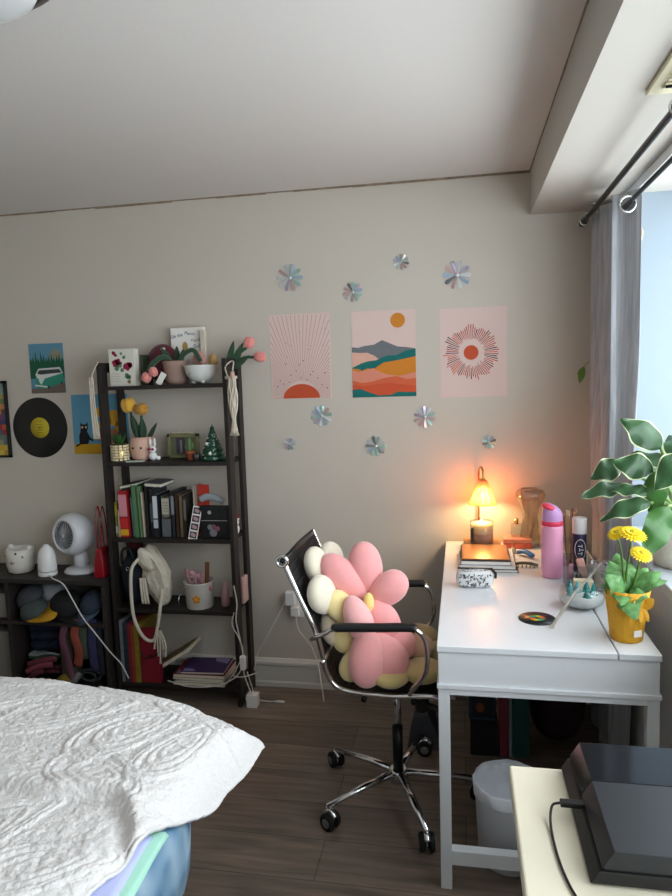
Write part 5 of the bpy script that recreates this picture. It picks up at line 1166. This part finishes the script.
# pencil pouch
t = thing('pencil_pouch', 'white zip pouch with small black print at the desk edge', 'pouch', (.045, 2.37, Z))
s = MB(); s.ell((.04, 2.37, Z+.030), (.066, .032, .030), nu=32, nv=18, fn=lambda p: Vector([math.copysign(abs(c)**.55, c) for c in p])); s.build('body', mat('pouch_white', '#dfe1e2', .7, bump=.15, bscale=30), t)
s = MB(); random.seed(12)
for k in range(46):
    u = random.uniform(-.055, .055); v = random.uniform(.008, .052); a = random.uniform(0, 3)
    yy = 2.37 - .032*(max(0, 1 - abs(u/.066)**(1/.55*2)) )**.0 - .0012
    s.cbox((.04+u, yy + (0.006*(abs(v-.03)/.03)**3), Z+v), (.010, .0012, .0026), ry=a)
    if k % 2: s.cbox((.04+u, 2.37 + random.uniform(-.022, .022), Z+.0606), (.010, .0026, .001), rz=a)
s.build('printed_pattern', mat('pattern_black', '#3a3b40', .7), t)
s = MB(); s.tube([(-.02, 2.385, Z+.061), (.10, 2.385, Z+.061)], .003, 6); s.tube([(.098, 2.385, Z+.061), (.112, 2.36, Z+.05), (.11, 2.345, Z+.04)], .005, 6); s.build('zip', BLACKP, t)
# red tray box, bottles, vase
t = thing('palette_box', 'flat coral and orange glossy box beside the glass vase', 'box', (.235, 2.93, Z))
MB().box((.172, 2.90, Z), (.29, 2.985, Z+.024)).build('lower_box', mat('coral_gloss', '#d0543c', .3, coat=.4), t, bevel=.003)
MB().box((.172, 2.90, Z+.0245), (.29, 2.985, Z+.042)).build('lid', mat('peach_gloss', '#e08a72', .3, coat=.4), t, bevel=.003)
MB().box((.205, 2.899, Z+.004), (.21, 2.9, Z+.04)).box((.25, 2.899, Z+.004), (.252, 2.9, Z+.04)).build('clasp', GOLD, t)
t = thing('perfume_bottle', 'small clear glass bottle with square shoulders on the coral box', 'bottle', (.225, 2.94, Z+.042))
MB().box((.205, 2.925, Z+.043), (.25, 2.965, Z+.10)).build('body', GLASST, t, bevel=.004, seg=3)
MB().lathe([(.009, 0), (.009, .022), (0, .024)], c=(.228, 2.945, Z+.10), n=16).build('stopper', GOLD, t)
t = thing('glass_vase', 'tall fluted clear glass vase with a wide rim near the back wall', 'vase', (.29, 2.95, Z))
vg = thin_glass('vase_glass', '#f0eeea', .2, .05, frost=.10, edge=.28)
MB().lathe([(.030, 0), (.040, .004), (.042, .04), (.036, .09), (.030, .13), (.036, .17), (.055, .205), (.062, .225), (.055, .242), (.04, .25)], c=(.287, 2.95, Z), n=60, cap=False, wob=lambda a, z: 1 + .03*math.sin(10*a)).build('body', vg, t, solid=.003)
s = MB(); s.tube([(.287 + .039*math.cos(a), 2.95 + .039*math.sin(a), Z+.250) for a in [2*PI*k/40 for k in range(40)]], .003, 6, closed=True); s.build('rim', mat('rim_grey', '#8f8a84', .3), t)
s = MB(); s.tube(bez([(.287, 2.95, Z+.006), (.295, 2.94, Z+.08), (.31, 2.935, Z+.13)], 5), .002, 6); s.tube(bez([(.28, 2.95, Z+.006), (.30, 2.95, Z+.09), (.318, 2.945, Z+.12)], 5), .002, 6); tag(s.build('dried_twigs', mat('stem_dark', '#4a463c', .8), loc=(.287, 2.95, Z+.006)), 'thin dark dried stems standing inside the fluted vase', 'stem')
s = MB(); s.tube(bez([(.225, 2.80, Z+.012), (.25, 2.775, Z+.022), (.275, 2.74, Z+.014)], 5), .013, 10, flat=.7); tag(s.build('tape_dispenser', mat('blue_plastic', '#3a76b4', .35), loc=(.25, 2.77, Z)), 'small bright blue plastic gadget left of the pink bottle', 'gadget')
t = thing('hair_claw', 'dark olive hair claw lying behind the pink bottle', 'hair clip', (.235, 2.64, Z))
s = MB(); s.tube(bez([(.185, 2.635, Z+.004), (.215, 2.63, Z+.014), (.25, 2.63, Z+.014), (.285, 2.635, Z+.005)], 6), .006, 8); s.build('back', mat('olive_plastic', '#5b5748', .35), t)
for k in range(6): MB().tube([(.197+k*.015, 2.632, Z+.010), (.195+k*.015, 2.615, Z+.008), (.193+k*.015, 2.607, Z+.002)], .002, 6).build('tooth', MATS['olive_plastic'], t)
s = MB(); s.lathe([(.012, 0), (.013, .004), (.013, .018), (.006, .022), (0, .022)], c=(.205, 2.83, Z), n=18); tag(s.build('small_jar', mat('jar_clear', '#cfc4b4', .15, trans=.5), loc=(.205, 2.83, Z)), 'tiny clear jar in front of the coral box', 'jar')
# pink bottle
t = thing('water_bottle', 'tall pink steel water bottle with lilac and coral lid', 'bottle', (.322, 2.51, Z))
MB().lathe([(.034, 0), (.037, .003), (.0385, .02), (.0385, .185), (.037, .195)], c=(.322, 2.51, Z), n=48).build('body', mat('bottle_pink', '#efa5c8', .38, coat=.2, bump=.03, bscale=300), t)
MB().lathe([(.037, .195), (.0385, .197), (.0385, .210), (.036, .212)], c=(.322, 2.51, Z), n=48).build('collar', mat('bottle_red', '#e03a5c', .35), t)
s = MB(); vs = []; n = 40
for (r, h0, tl) in ((.0365, .212, 0), (.0365, .222, 0), (.036, .245, .35), (.030, .262, .55), (.018, .270, .55), (0, .272, .5)):
    for k in range(n):
        a = 2*PI*k/n; vs.append((.322 + r*math.cos(a), 2.51 + r*math.sin(a), Z + h0 - tl*(r*math.cos(a) + .0)*.75))
s.add(vs, [(i*n+k, i*n+(k+1) % n, (i+1)*n+(k+1) % n, (i+1)*n+k) for i in range(5) for k in range(n)], 0, True); s.build('lid', mat('bottle_lilac', '#c99bd2', .38), t)
s = MB(); s.ell((.310, 2.503, Z+.262), (.028, .03, .012), M=Matrix.Rotation(.36, 3, 'Y')); s.build('flip_cap', mat('bottle_coral', '#e8455f', .35), t)
# brush holder cup with brushes, navy spray tube
t = thing('brush_cup', 'clear cup of thin makeup brushes behind the navy can', 'cup', (.405, 2.63, Z))
MB().lathe([(.0, .002), (.028, .002), (.03, .004), (.033, .12)], c=(.405, 2.66, Z), n=28, cap=False).build('glass', GLASST, t)
random.seed(6)
for k in range(7):
    a = 2*PI*k/7; h = .20 + random.random()*.03; s = MB(); x1, y1 = .405 + .022*math.cos(a), 2.66 + .02*math.sin(a)
    s.tube([(.405 + .01*math.cos(a), 2.66 + .01*math.sin(a), Z+.006), (x1, y1, Z+h-.03), (x1 + .002*math.cos(a), y1, Z+h)], [.003, .003, .005], 8)
    tag(s.build('makeup_brush', mat('brush_%d' % (k % 3), ('#c9987a', '#8a6a55', '#d9c4a8')[k % 3], .5), loc=(x1, y1, Z)), 'slim upright makeup brush in the cup behind the navy can', 'brush', 'makeup brushes behind the navy can')
t = thing('spray_can', 'navy cylinder can with white cap and a round white emblem', 'can', (.430, 2.585, Z))
MB().lathe([(.024, 0), (.0255, .003), (.0255, .145), (.023, .15)], c=(.430, 2.585, Z), n=36).build('body', mat('can_navy', '#232446', .35), t)
MB().lathe([(.026, .148), (.0265, .15), (.0265, .202), (.024, .207), (0, .207)], c=(.430, 2.585, Z), n=36).build('cap', WHITEP, t)
s = MB(); sn = math.sqrt
for rr_ in (.021, ):
    s.tube([(.430 + .0262*math.sin(.8*math.cos(a)), 2.585 - .0262*math.cos(.8*math.cos(a)), Z+.09 + .038*math.sin(a)) for a in [2*PI*k/32 for k in range(32)]], .0012, 6, closed=True)
for k in range(3):
    s.cbox((.430 + (.006 if k % 2 else -.004), 2.559, Z+.075+k*.014), (.010, .001, .003)); s.cbox((.430 + (-.003 if k % 2 else .005), 2.559, Z+.075+k*.014), (.003, .001, .010))
s.build('emblem', PAPER, t)
# clear organiser with cosmetics
t = thing('acrylic_organiser', 'clear acrylic organiser holding cosmetics behind the bowl candle', 'organiser', (.40, 2.40, Z))
MB().box((.352, 2.35, Z), (.44, 2.353, Z+.085)).box((.352, 2.45, Z), (.44, 2.453, Z+.105)).box((.352, 2.353, Z), (.355, 2.45, Z+.10)).box((.437, 2.353, Z), (.44, 2.45, Z+.10)).box((.355, 2.353, Z), (.437, 2.45, Z+.003)).build('walls', GLASST, t)
s = MB().lathe([(.009, 0), (.0095, .05), (.008, .052), (.008, .075), (0, .076)], c=(.372, 2.40, Z+.004), n=18); tag(s.build('lipstick', mat('rose_tube', '#c98a98', .3, metal=.3), loc=(.372, 2.4, Z)), 'rosy metallic cosmetic tube standing at the left of the organiser', 'cosmetic')
s = MB().cbox((.41, 2.385, Z+.055), (.026, .024, .10), ry=-.25); tag(s.build('lip_gloss', mat('peach_tube', '#e0a79a', .3), loc=(.41, 2.385, Z), bevel=.006, seg=3), 'peach coloured slanted cosmetic tube in the organiser', 'cosmetic')
s = MB().lathe([(.011, 0), (.012, .03), (.009, .034), (.009, .05), (0, .052)], c=(.392, 2.37, Z+.004), n=18); tag(s.build('mascara', mat('silver_black', '#5a5c62', .25, metal=.6), loc=(.392, 2.37, Z)), 'short dark silver cosmetic in the middle of the organiser', 'cosmetic')
s = MB().box((.368, 2.30, Z), (.43, 2.335, Z+.05)); tag(s.build('cream_card_box', mat('cream_box', '#e6d9b8', .6), loc=(.40, 2.32, Z), bevel=.002), 'small cream carton directly behind the glass bowl', 'box')
t = thing('fluted_glass', 'wide clear fluted glass bowl with lilac dried flowers, beside the curtain', 'vase', (.468, 2.36, Z))
MB().lathe([(.018, 0), (.03, .004), (.03, .03), (.034, .06), (.042, .095), (.046, .098)], c=(.468, 2.36, Z), n=40, cap=False, wob=lambda a, z: 1 + .04*math.sin(9*a)).build('body', vg, t, solid=.002)
random.seed(17); lil = mat('lilac_bloom', '#8f8494', .8)
s = MB(); 
for k in range(40):
    a = random.uniform(0, 2*PI); r = random.uniform(0, .03); s.ell((.468 + r*math.cos(a), 2.36 + r*math.sin(a), Z + .05 + random.uniform(0, .045)), (.006, .006, .006), nu=7, nv=5)
tag(s.build('dried_flowers', lil, loc=(.468, 2.36, Z+.03)), 'cluster of grey-lilac dried blossoms in the fluted glass', 'dried flowers')
# bowl candle with tree shapes
t = thing('bowl_candle', 'round glass bowl candle topped with teal wax trees, front centre of the desk', 'candle', (.372, 2.19, Z))
MB().lathe([(.0, .001), (.03, .001), (.046, .003), (.067, .019), (.071, .04), (.064, .062), (.058, .068)], c=(.372, 2.19, Z), n=52, cap=False).build('bowl', GLASST, t)
MB().lathe([(.0, .006), (.043, .006), (.062, .021), (.066, .040), (0, .042)], c=(.372, 2.19, Z), n=44).build('wax', mat('white_wax', '#e6e8e6', .5), t)
tealm = mat('teal_wax', '#3f9c98', .5)
for k, (dx, dy) in enumerate(((-.035, -.01), (.012, -.03), (.036, .0), (-.01, .02), (.02, .03), (-.03, .03))):
    s = MB()
    for j in range(4): s.lathe([(.015*(1-j/4.6), .0), (.006*(1-j/5), .012)], c=(.372+dx, 2.19+dy, Z+.04+j*.009), n=14, wob=lambda a, q: 1 + .15*math.sin(6*a))
    s.build('wax_tree', tealm if k % 3 else mat('aqua_wax', '#7cc4cc', .5), t)
s = MB(); s.tube([(.255, 1.985, Z+.006), (.335, 2.11, Z+.066), (.395, 2.21, Z+.085), (.455, 2.315, Z+.108)], [.0045, .0045, .004, .004], 10); s.ell((.255, 1.985, Z+.007), (.007, .007, .007)); tag(s.build('glass_straw', thin_glass('straw_glass', '#f1efe9', .2, .2, frost=.5, edge=.15), loc=(.3, 2.1, Z)), 'long clear glass stick slanting over the bowl candle', 'stick')
# coaster disc
t = thing('disc_coaster', 'flat black round coaster with a rainbow sheen lying on the desk', 'coaster', (.221, 2.062, Z))
MB().lathe([(.0, 0), (.055, 0), (.0555, .0015), (.055, .003), (0, .003)], c=(.221, 2.062, Z), n=60).build('disc', mat('coaster_black', '#17181a', .3), t)
s = MB(); hues = ['#c8402e', '#d98a2a', '#c9c034', '#4fae4a', '#2f8f86', '#5a7a3a']
s2 = []
for k in range(36):
    a0, a1 = 2*PI*k/36, 2*PI*(k+1)/36
    s.add([(.221 + .008*math.cos(a0), 2.062 + .008*math.sin(a0), Z+.0034), (.221 + .024*math.cos(a0), 2.062 + .024*math.sin(a0), Z+.0034), (.221 + .024*math.cos(a1), 2.062 + .024*math.sin(a1), Z+.0034), (.221 + .008*math.cos(a1), 2.062 + .008*math.sin(a1), Z+.0034)], [(0, 1, 2, 3)], (k//3) % 6)
s.build('rainbow_ring', [mat('hue_' + h[1:], h, .35) for h in hues], t)
# gerbera
t = thing('potted_gerbera', 'yellow gerbera in a mustard fabric wrapped pot at the desk corner', 'potted plant', (.450, 1.935, Z))
PC = (.450, 1.935)
MB().lathe([(.040, 0), (.043, .002), (.050, .07), (.058, .128), (.062, .148), (.059, .148), (.052, .115), (0, .112)], c=(*PC, Z), n=72, wob=lambda a, z: 1 + .018*math.sin(22*a) + (.04*math.sin(5*a+.6) if z > .135 else 0)).build('pot_wrap', mat('mustard_wrap', '#dba126', .7, bump=.5, bscale=60), t)
MB().lathe([(.053, .114), (.03, .119), (0, .12)], c=(*PC, Z), n=24).build('soil', SOIL, t)
s = MB(); s.leaf((.478, 1.89, Z+.105), (.505, 1.878, Z+.135), .03, nrm=(-.3, -1, .3)); s.leaf((.478, 1.888, Z+.105), (.452, 1.872, Z+.128), .028, nrm=(.2, -1, .3)); s.leaf((.478, 1.888, Z+.105), (.492, 1.872, Z+.072), .018, nrm=(0, -1, 0)); s.leaf((.478, 1.888, Z+.105), (.472, 1.872, Z+.068), .016, nrm=(0, -1, 0)); s.build('ribbon_bow', MATS['mustard_wrap'], t, solid=.0015)
s = MB().cbox((.470, 1.8925, Z+.030), (.024, .0015, .018), rz=.4); lbl_ = s.build('label', PAPER, t)
s = MB()
for k in range(4): s.cbox((.4635+k*.0042, 1.8905+k*.0018, Z+.031), (.0026, .0012, .006), rz=.4)
s.build('label_print', mat('print_blue', '#3a5f9c', .6), lbl_)
gl_ = mat('gerbera_leaf', '#5f8f52', .5, var=.38, vscale=70); gl2 = mat('gerbera_vein', '#86a86a', .5)
B0 = Vector((PC[0]-.004, PC[1], Z+.118))
for (tx, ty, tz, w_, dr, pale) in ((.385, 1.90, Z+.175, .05, .0, 1), (.405, 1.95, Z+.20, .055, .0, 1), (.432, 1.985, Z+.215, .05, 0, 1), (.468, 1.98, Z+.19, .05, .0, 0), (.38, 1.935, Z+.145, .04, .01, 0), (.455, 1.845, Z+.115, .058, .045, 1), (.415, 1.855, Z+.135, .045, .03, 1), (.532, 1.915, Z+.19, .045, .008, 0), (.545, 1.90, Z+.175, .028, .012, 0), (.51, 1.96, Z+.18, .04, 0, 0), (.49, 1.87, Z+.14, .04, .02, 0)):
    w_ *= 1.25; tz += .018; s = MB(); s.leaf(B0 + Vector(((tx-PC[0])*.12, (ty-PC[1])*.12, 0)), (tx, ty, tz), w_, arch=.02, nrm=(-.2, -.7, .8), droop=dr, wave=.004, fold=.25, mi=0, n=14)
    s.build('leaf', gl2 if pale == 2 else gl_, t)
def gerb(c, nrm, r, st):
    c = Vector(c); n_ = Vector(nrm).normalized(); q = n_.to_track_quat('Z', 'Y').to_matrix().to_4x4(); M = Matrix.Translation(c) @ q
    MB().tube(bez(st, 8), .0032, 8).build('stem', mat('stem_green', '#557a34', .6), t)
    s = MB()
    for ring, (n, rr, up) in enumerate(((22, 1.0, .0), (20, .8, .10), (16, .55, .22))):
        for k in range(n):
            a = 2*PI*k/n + ring*.2; L = r*rr
            b0 = Vector((r*.12*math.cos(a), r*.12*math.sin(a), r*.04*ring)); t1 = Vector((L*math.cos(a), L*math.sin(a), r*(up - .08*(ring == 0))))
            tmp = MB(); tmp.leaf(b0, t1, r*.26, arch=r*.05, nrm=(0, 0, 1), n=5, fold=.3); s.add([M @ v for v in tmp.v], tmp.f, 0, True)
    fh = s.build('flower_head', YEL, t)
    s = MB(); s.ell(M @ Vector((0, 0, r*.12)), (r*.26, r*.26, r*.16), M=q.to_3x3(), nu=16, nv=10); s.build('flower_centre', mat('gerbera_centre', '#c9b32a', .8, bump=.8, bscale=300), fh)
    s = MB(); s.lathe([(.003, -.012), (r*.3, -.003), (0, .0)], n=12, M=M); s.build('calyx', MATS['stem_green'], fh)
gerb((.420, 1.93, Z+.305), (-.45, -.35, .8), .030, [(.447, 1.935, Z+.10), (.44, 1.93, Z+.18), (.43, 1.93, Z+.26), (.421, 1.932, Z+.298)])
gerb((.457, 1.91, Z+.308), (.15, -.35, .95), .040, [(.45, 1.935, Z+.10), (.447, 1.93, Z+.19), (.456, 1.915, Z+.299)])
gerb((.474, 1.885, Z+.258), (.2, -.5, .85), .032, [(.455, 1.935, Z+.10), (.466, 1.92, Z+.17), (.474, 1.89, Z+.25)])
# ---------------------------------------------------------------- hosta on the sill
t = thing('potted_hosta', 'large leafy green plant with cream edged leaves in a beige pot on the sill', 'potted plant', (.685, 2.24, SILL))
MB().lathe([(.072, 0), (.082, .004), (.1, .05), (.106, .10), (.106, .140), (.108, .146), (.101, .147), (.098, .12), (0, .118)], c=(.685, 2.24, SILL), n=56).build('pot', mat('speckled_beige', '#cfc9bb', .6, var=.05, vscale=60, bump=.1, bscale=120), t)
MB().lathe([(.098, .121), (0, .126)], c=(.685, 2.24, SILL), n=28, cap=False).build('soil', SOIL, t)
hm = mat('hosta_green', '#2f5530', .38, var=.3, vscale=22, coat=.2); hl = mat('hosta_light', '#3f6f30', .38, var=.2, vscale=20, coat=.2); hb = mat('hosta_bright', '#5f9a3c', .38, var=.15, vscale=20); hc = mat('hosta_cream', '#cdd6a8', .45)
HB = Vector((.675, 2.22, SILL+.12))
def hleaf(b, tp_, w_, nrm, droop=.0, arch=.012, m=0, fold=.22):
    b = Vector(b); s = MB(); s.tube(bez([HB + (b-HB)*.02 + Vector((random.uniform(-.02, .02), random.uniform(-.02, .02), 0)), HB + (b-HB)*.45 + Vector((0, 0, .04)), b], 6), [.006]*12 + [.004], 8, mi=0)
    pe = s.build('petiole', mat('petiole', '#7f9c5c', .5), t)
    s = MB(); s.leaf(b, tp_, w_, arch=arch, nrm=nrm, droop=droop + .018, wave=.007, fold=fold, mi=0, mm=1, n=20, pw=.74, ex=1.0)
    s.build('leaf', [(hm, hl, hb)[m], hc if m == 0 else (hm, hl, hb)[m]], pe)
random.seed(44)
hleaf((.585, 2.13, 1.255), (.470, 2.13, 1.365), .085, (-.2, -.9, .5))
hleaf((.555, 2.10, 1.19), (.445, 2.12, 1.235), .085, (-.1, -.9, .4), droop=.0)
hleaf((.640, 2.06, 1.245), (.545, 2.04, 1.160), .09, (-.1, -.8, .6), arch=.02)
hleaf((.60, 2.12, 1.215), (.475, 2.20, 1.235), .07, (-.1, -.6, .8))
hleaf((.545, 2.08, 1.13), (.43, 2.12, 1.145), .05, (0, -.7, .8))
hleaf((.540, 2.06, 1.105), (.405, 2.08, 1.062), .062, (-.1, -.8, .7), arch=.02)
hleaf((.50, 2.2, 1.13), (.36, 2.17, 1.115), .06, (0, -.7, .7))
hleaf((.580, 2.04, 1.10), (.515, 2.02, .955), .082, (.1, -.95, .2), m=1, arch=.01)
hleaf((.56, 2.09, 1.19), (.545, 2.05, 1.07), .07, (-.4, -.9, .1), arch=.0, m=1)
hleaf((.50, 2.25, 1.19), (.405, 2.24, 1.165), .08, (0, -.8, .5))
hleaf((.635, 2.08, 1.25), (.655, 2.05, 1.32), .08, (-.3, -.9, .1), m=2)
hleaf((.64, 2.04, 1.14), (.625, 2.0, 1.22), .07, (-.5, -.8, .1), m=2)
hleaf((.68, 2.1, 1.2), (.74, 2.02, 1.36), .08, (-.3, -.9, .2), m=2)
hleaf((.72, 2.2, 1.2), (.84, 2.1, 1.30), .09, (.1, -.8, .5))
hleaf((.75, 2.28, 1.15), (.88, 2.35, 1.2), .08, (.1, -.3, .9))
hleaf((.70, 2.36, 1.2), (.72, 2.50, 1.28), .08, (0, .3, .9))
hleaf((.63, 2.34, 1.15), (.56, 2.46, 1.2), .07, (-.2, -.2, .9))
# ---------------------------------------------------------------- under the desk
t = thing('waste_bin', 'white round waste bin lined with a bag, under the desk end', 'waste bin', (.130, 1.99, 0))
MB().lathe([(.088, 0), (.092, .004), (.104, .245), (.107, .25), (.105, .25), (.101, .24), (.088, .01), (0, .008)], c=(.130, 1.99, 0), n=56).build('body', mat('bin_white', '#dfe3ea', .45), t)
s = MB(); s.lathe([(.1065, .215), (.109, .252), (.104, .256), (.098, .21), (.075, .16), (.03, .13), (0, .125)], c=(.130, 1.99, 0), n=64, cap=False, wob=lambda a, z: 1 + .02*math.sin(7*a+z*40) + .012*math.sin(17*a)); s.build('liner', mat('bag_white', '#dfe3ea', .4, bump=.3, bscale=30), t)
s = MB().box((.02, 2.54, .0), (.125, 2.64, .13)); tag(s.build('shoe_box', mat('box_black', '#131314', .7), loc=(.07, 2.59, 0), bevel=.002), 'small black box on the floor under the desk, below the blue frame', 'box')
t = thing('framed_picture', 'small blue framed picture standing on the black box under the desk', 'frame', (.07, 2.59, .13))
s = MB(); s.box((.015, 2.575, .13), (.12, 2.595, .14)).box((.015, 2.575, .235), (.12, 2.595, .245)).box((.015, 2.575, .14), (.025, 2.595, .235)).box((.11, 2.575, .14), (.12, 2.595, .235)); s.build('frame', mat('frame_blue', '#24384c', .5), t)
s = MB().box((.025, 2.585, .14), (.11, 2.592, .235)); s.ell((.06, 2.585, .175), (.016, .003, .02), mi=1); s.build('picture', [mat('pic_dark', '#26262a', .5), mat('pic_orange', '#8c4a22', .6)], t)
for (x0, x1, c_, lb) in ((.132, .165, '#7c2f3a', 'red paper folder standing on the floor under the desk'), (.168, .180, '#8a8f96', 'thin grey folder between the red and teal ones under the desk'), (.183, .245, '#124e49', 'teal folder standing on the floor under the desk')):
    s = MB().box((x0, 2.545, 0), (x1, 2.70, .36)); tag(s.build('folder', mat('uf_' + c_[1:], c_, .6), loc=(x0, 2.6, 0), bevel=.002), lb, 'folder', 'folders under the desk')
t = thing('backpack', 'dark maroon backpack leaning on the wall under the desk', 'backpack', (.37, 2.72, 0))
s = MB(); s.ell((.37, 2.74, .21), (.115, .10, .22), nu=30, nv=18, fn=lambda p: Vector((math.copysign(abs(p.x)**.75, p.x), math.copysign(abs(p.y)**.75, p.y), math.copysign(abs(p.z)**.8, p.z)))); s.build('body', mat('maroon_cloth', '#2e1620', .8, bump=.4, bscale=30), t)
s = MB(); s.ell((.37, 2.645, .14), (.08, .035, .10), nu=24, nv=14, fn=lambda p: Vector((math.copysign(abs(p.x)**.7, p.x), p.y, math.copysign(abs(p.z)**.7, p.z)))); s.build('front_pocket', MATS['maroon_cloth'], t)
MB().tube(bez([(.34, 2.72, .42), (.35, 2.71, .455), (.39, 2.71, .455), (.40, 2.72, .42)], 5), .006, 8).build('handle', BLACKP, t)
for xx in (.325, .415): MB().tube(bez([(xx, 2.68, .39), (xx, 2.635, .30), (xx, 2.62, .20)], 6), .011, 8, flat=.4).build('strap', mat('strap_dark', '#1c1218', .8), t)
# black cable box / footrest behind chair post
t = thing('floor_device', 'dark grey angular device with a bent rod on the floor behind the chair post', 'device', (-.14, 2.62, 0))
s = MB(); s.add([(-.23, 2.55, 0), (-.08, 2.55, 0), (-.08, 2.70, 0), (-.23, 2.70, 0), (-.21, 2.60, .10), (-.15, 2.60, .13), (-.13, 2.68, .13), (-.21, 2.68, .10)], [(3, 2, 1, 0), (4, 5, 6, 7), (0, 1, 5, 4), (1, 2, 6, 5), (2, 3, 7, 6), (3, 0, 4, 7)]); s.build('body', mat('device_grey', '#2a2c33', .5), t, bevel=.006)
MB().tube(bez([(-.20, 2.62, .30), (-.13, 2.62, .28), (-.085, 2.62, .25), (-.085, 2.62, .16), (-.095, 2.62, .05)], 6), .006, 8).build('rod', BLACKM, t)
# ---------------------------------------------------------------- side table with game console
TZ = .80
t = thing('side_table', 'cream topped side table at the lower right corner', 'table', (.33, .8, 0))
ct = mat('cream_top', '#dcd5bf', .5, var=.03, vscale=6)
MB().box((.076, .30, TZ-.028), (.575, 1.163, TZ)).build('table_top', ct, t, bevel=.005, seg=3)
MB().box((.10, .33, TZ-.09), (.55, 1.13, TZ-.028)).build('apron', mat('table_leg', '#bdb6a2', .6), t)
for (x, y) in ((.10, .33), (.515, .33), (.515, 1.095), (.10, 1.095)):
    MB().box((x, y, 0), (x+.035, y+.035, TZ-.09)).build('leg', MATS['table_leg'], t)
t = thing('game_console', 'black slanted slab game console with a glossy strip on the cream table', 'game console', (.32, 1.02, TZ))
gloss = mat('console_gloss', '#15171c', .1); matte = mat('console_matte', '#0f1012', .5)
def lean(x0, x1, ya, yb, za, zb, xs, mb, mi=0):
    vs = [(x0, ya, za), (x1, ya, za), (x1, yb, za), (x0, yb, za), (x0+xs, ya, zb), (x1+xs, ya, zb), (x1+xs, yb, zb), (x0+xs, yb, zb)]
    mb.add(vs, [(0, 3, 2, 1), (4, 5, 6, 7), (0, 1, 5, 4), (1, 2, 6, 5), (2, 3, 7, 6), (3, 0, 4, 7)], mi)
y0, y1 = .886, 1.160
s = MB(); lean(.165, .445, y0, y1, TZ+.004, TZ+.023, .0115, s); s.build('lower_shell', matte, t, bevel=.0012)
s = MB(); lean(.184, .452, y0+.003, y1-.003, TZ+.023, TZ+.0275, .002, s); s.build('groove', BLACKP, t)
s = MB(); lean(.180, .46, y0, y0+.161, TZ+.0275, TZ+.053, .0155, s); s.build('matte_top', mat('console_top', '#1d2026', .4), t, bevel=.001)
s = MB(); lean(.180, .46, y0+.1622, y1, TZ+.0275, TZ+.053, .0155, s); s.build('gloss_cover', gloss, t, bevel=.001)
for (x, y) in ((.19, .90), (.42, .90), (.19, 1.14), (.42, 1.14)): MB().lathe([(.006, 0), (.006, .004)], c=(x, y, TZ), n=12).build('foot', RUBBER, t)
s = MB().box((.145, 1.020, TZ+.021), (.187, 1.033, TZ+.029)); tag(s.build('usb_plug', BLACKP, loc=(.16, 1.02, TZ+.021), bevel=.0015), 'black plug sticking out of the left side of the console', 'plug')
o = MB().tube(bez([(.145, 1.0265, TZ+.025), (.133, 1.025, TZ+.02), (.128, 1.005, TZ+.006), (.128, .96, TZ+.0025), (.132, .91, TZ+.0025), (.143, .86, TZ+.0025), (.165, .81, TZ+.0025)], 8), .002, 8).build('cable', BLACKP, loc=(.13, 1.0, TZ)); tag(o, 'black cable curving down the cream table from the console plug', 'cable')
# ---------------------------------------------------------------- camera, light, world
def make_camera():
    yaw, pitch, roll = math.radians(10.75), math.radians(-6.1), math.radians(1.78)
    f = Vector((-math.sin(yaw)*math.cos(pitch), math.cos(yaw)*math.cos(pitch), math.sin(pitch)))
    r = Vector((math.cos(yaw), math.sin(yaw), 0)); u = r.cross(f)
    c, s = math.cos(roll), math.sin(roll)
    r2 = c*r - s*u; u2 = s*r + c*u
    M = Matrix((( r2.x, u2.x, -f.x, 0), (r2.y, u2.y, -f.y, 0), (r2.z, u2.z, -f.z, 1.5), (0, 0, 0, 1)))
    cd = bpy.data.cameras.new('camera'); cam = bpy.data.objects.new('camera', cd); COL.objects.link(cam); cam.matrix_world = M
    cd.sensor_fit = 'VERTICAL'; cd.sensor_height = 36; cd.sensor_width = 27; cd.lens = 668 * 36 / 896; cd.clip_start = .02
    bpy.context.scene.camera = cam
make_camera()
wd = bpy.data.worlds.new('sky'); bpy.context.scene.world = wd; wd.use_nodes = True
bg = wd.node_tree.nodes['Background']; bg.inputs['Color'].default_value = (.86, .94, 1.0, 1); bg.inputs['Strength'].default_value = 7.2
pl = bpy.data.lights.new('window_portal', 'AREA'); pl.shape = 'RECTANGLE'; pl.size = WY1 - WY0; pl.size_y = SZ - SILL; pl.cycles.is_portal = True
po = bpy.data.objects.new('window_portal', pl); COL.objects.link(po); po.location = (GX + .01, (WY0 + WY1)/2, (SZ + SILL)/2)
po.rotation_euler = (PI/2, 0, PI/2)
sc = bpy.context.scene
sc.view_settings.view_transform = 'Standard'; sc.view_settings.look = 'None'; sc.view_settings.gamma = 1; sc.view_settings.exposure = 0.0; sc.view_settings.use_curve_mapping = False
lb = bpy.data.lights.new('lamp_bulb_light', 'POINT'); lb.energy = 3.5; lb.color = (1, .62, .27); lb.shadow_soft_size = .015
lo = bpy.data.objects.new('lamp_bulb_light', lb); COL.objects.link(lo); lo.location = (.085, 2.915, DZ2 + .212)
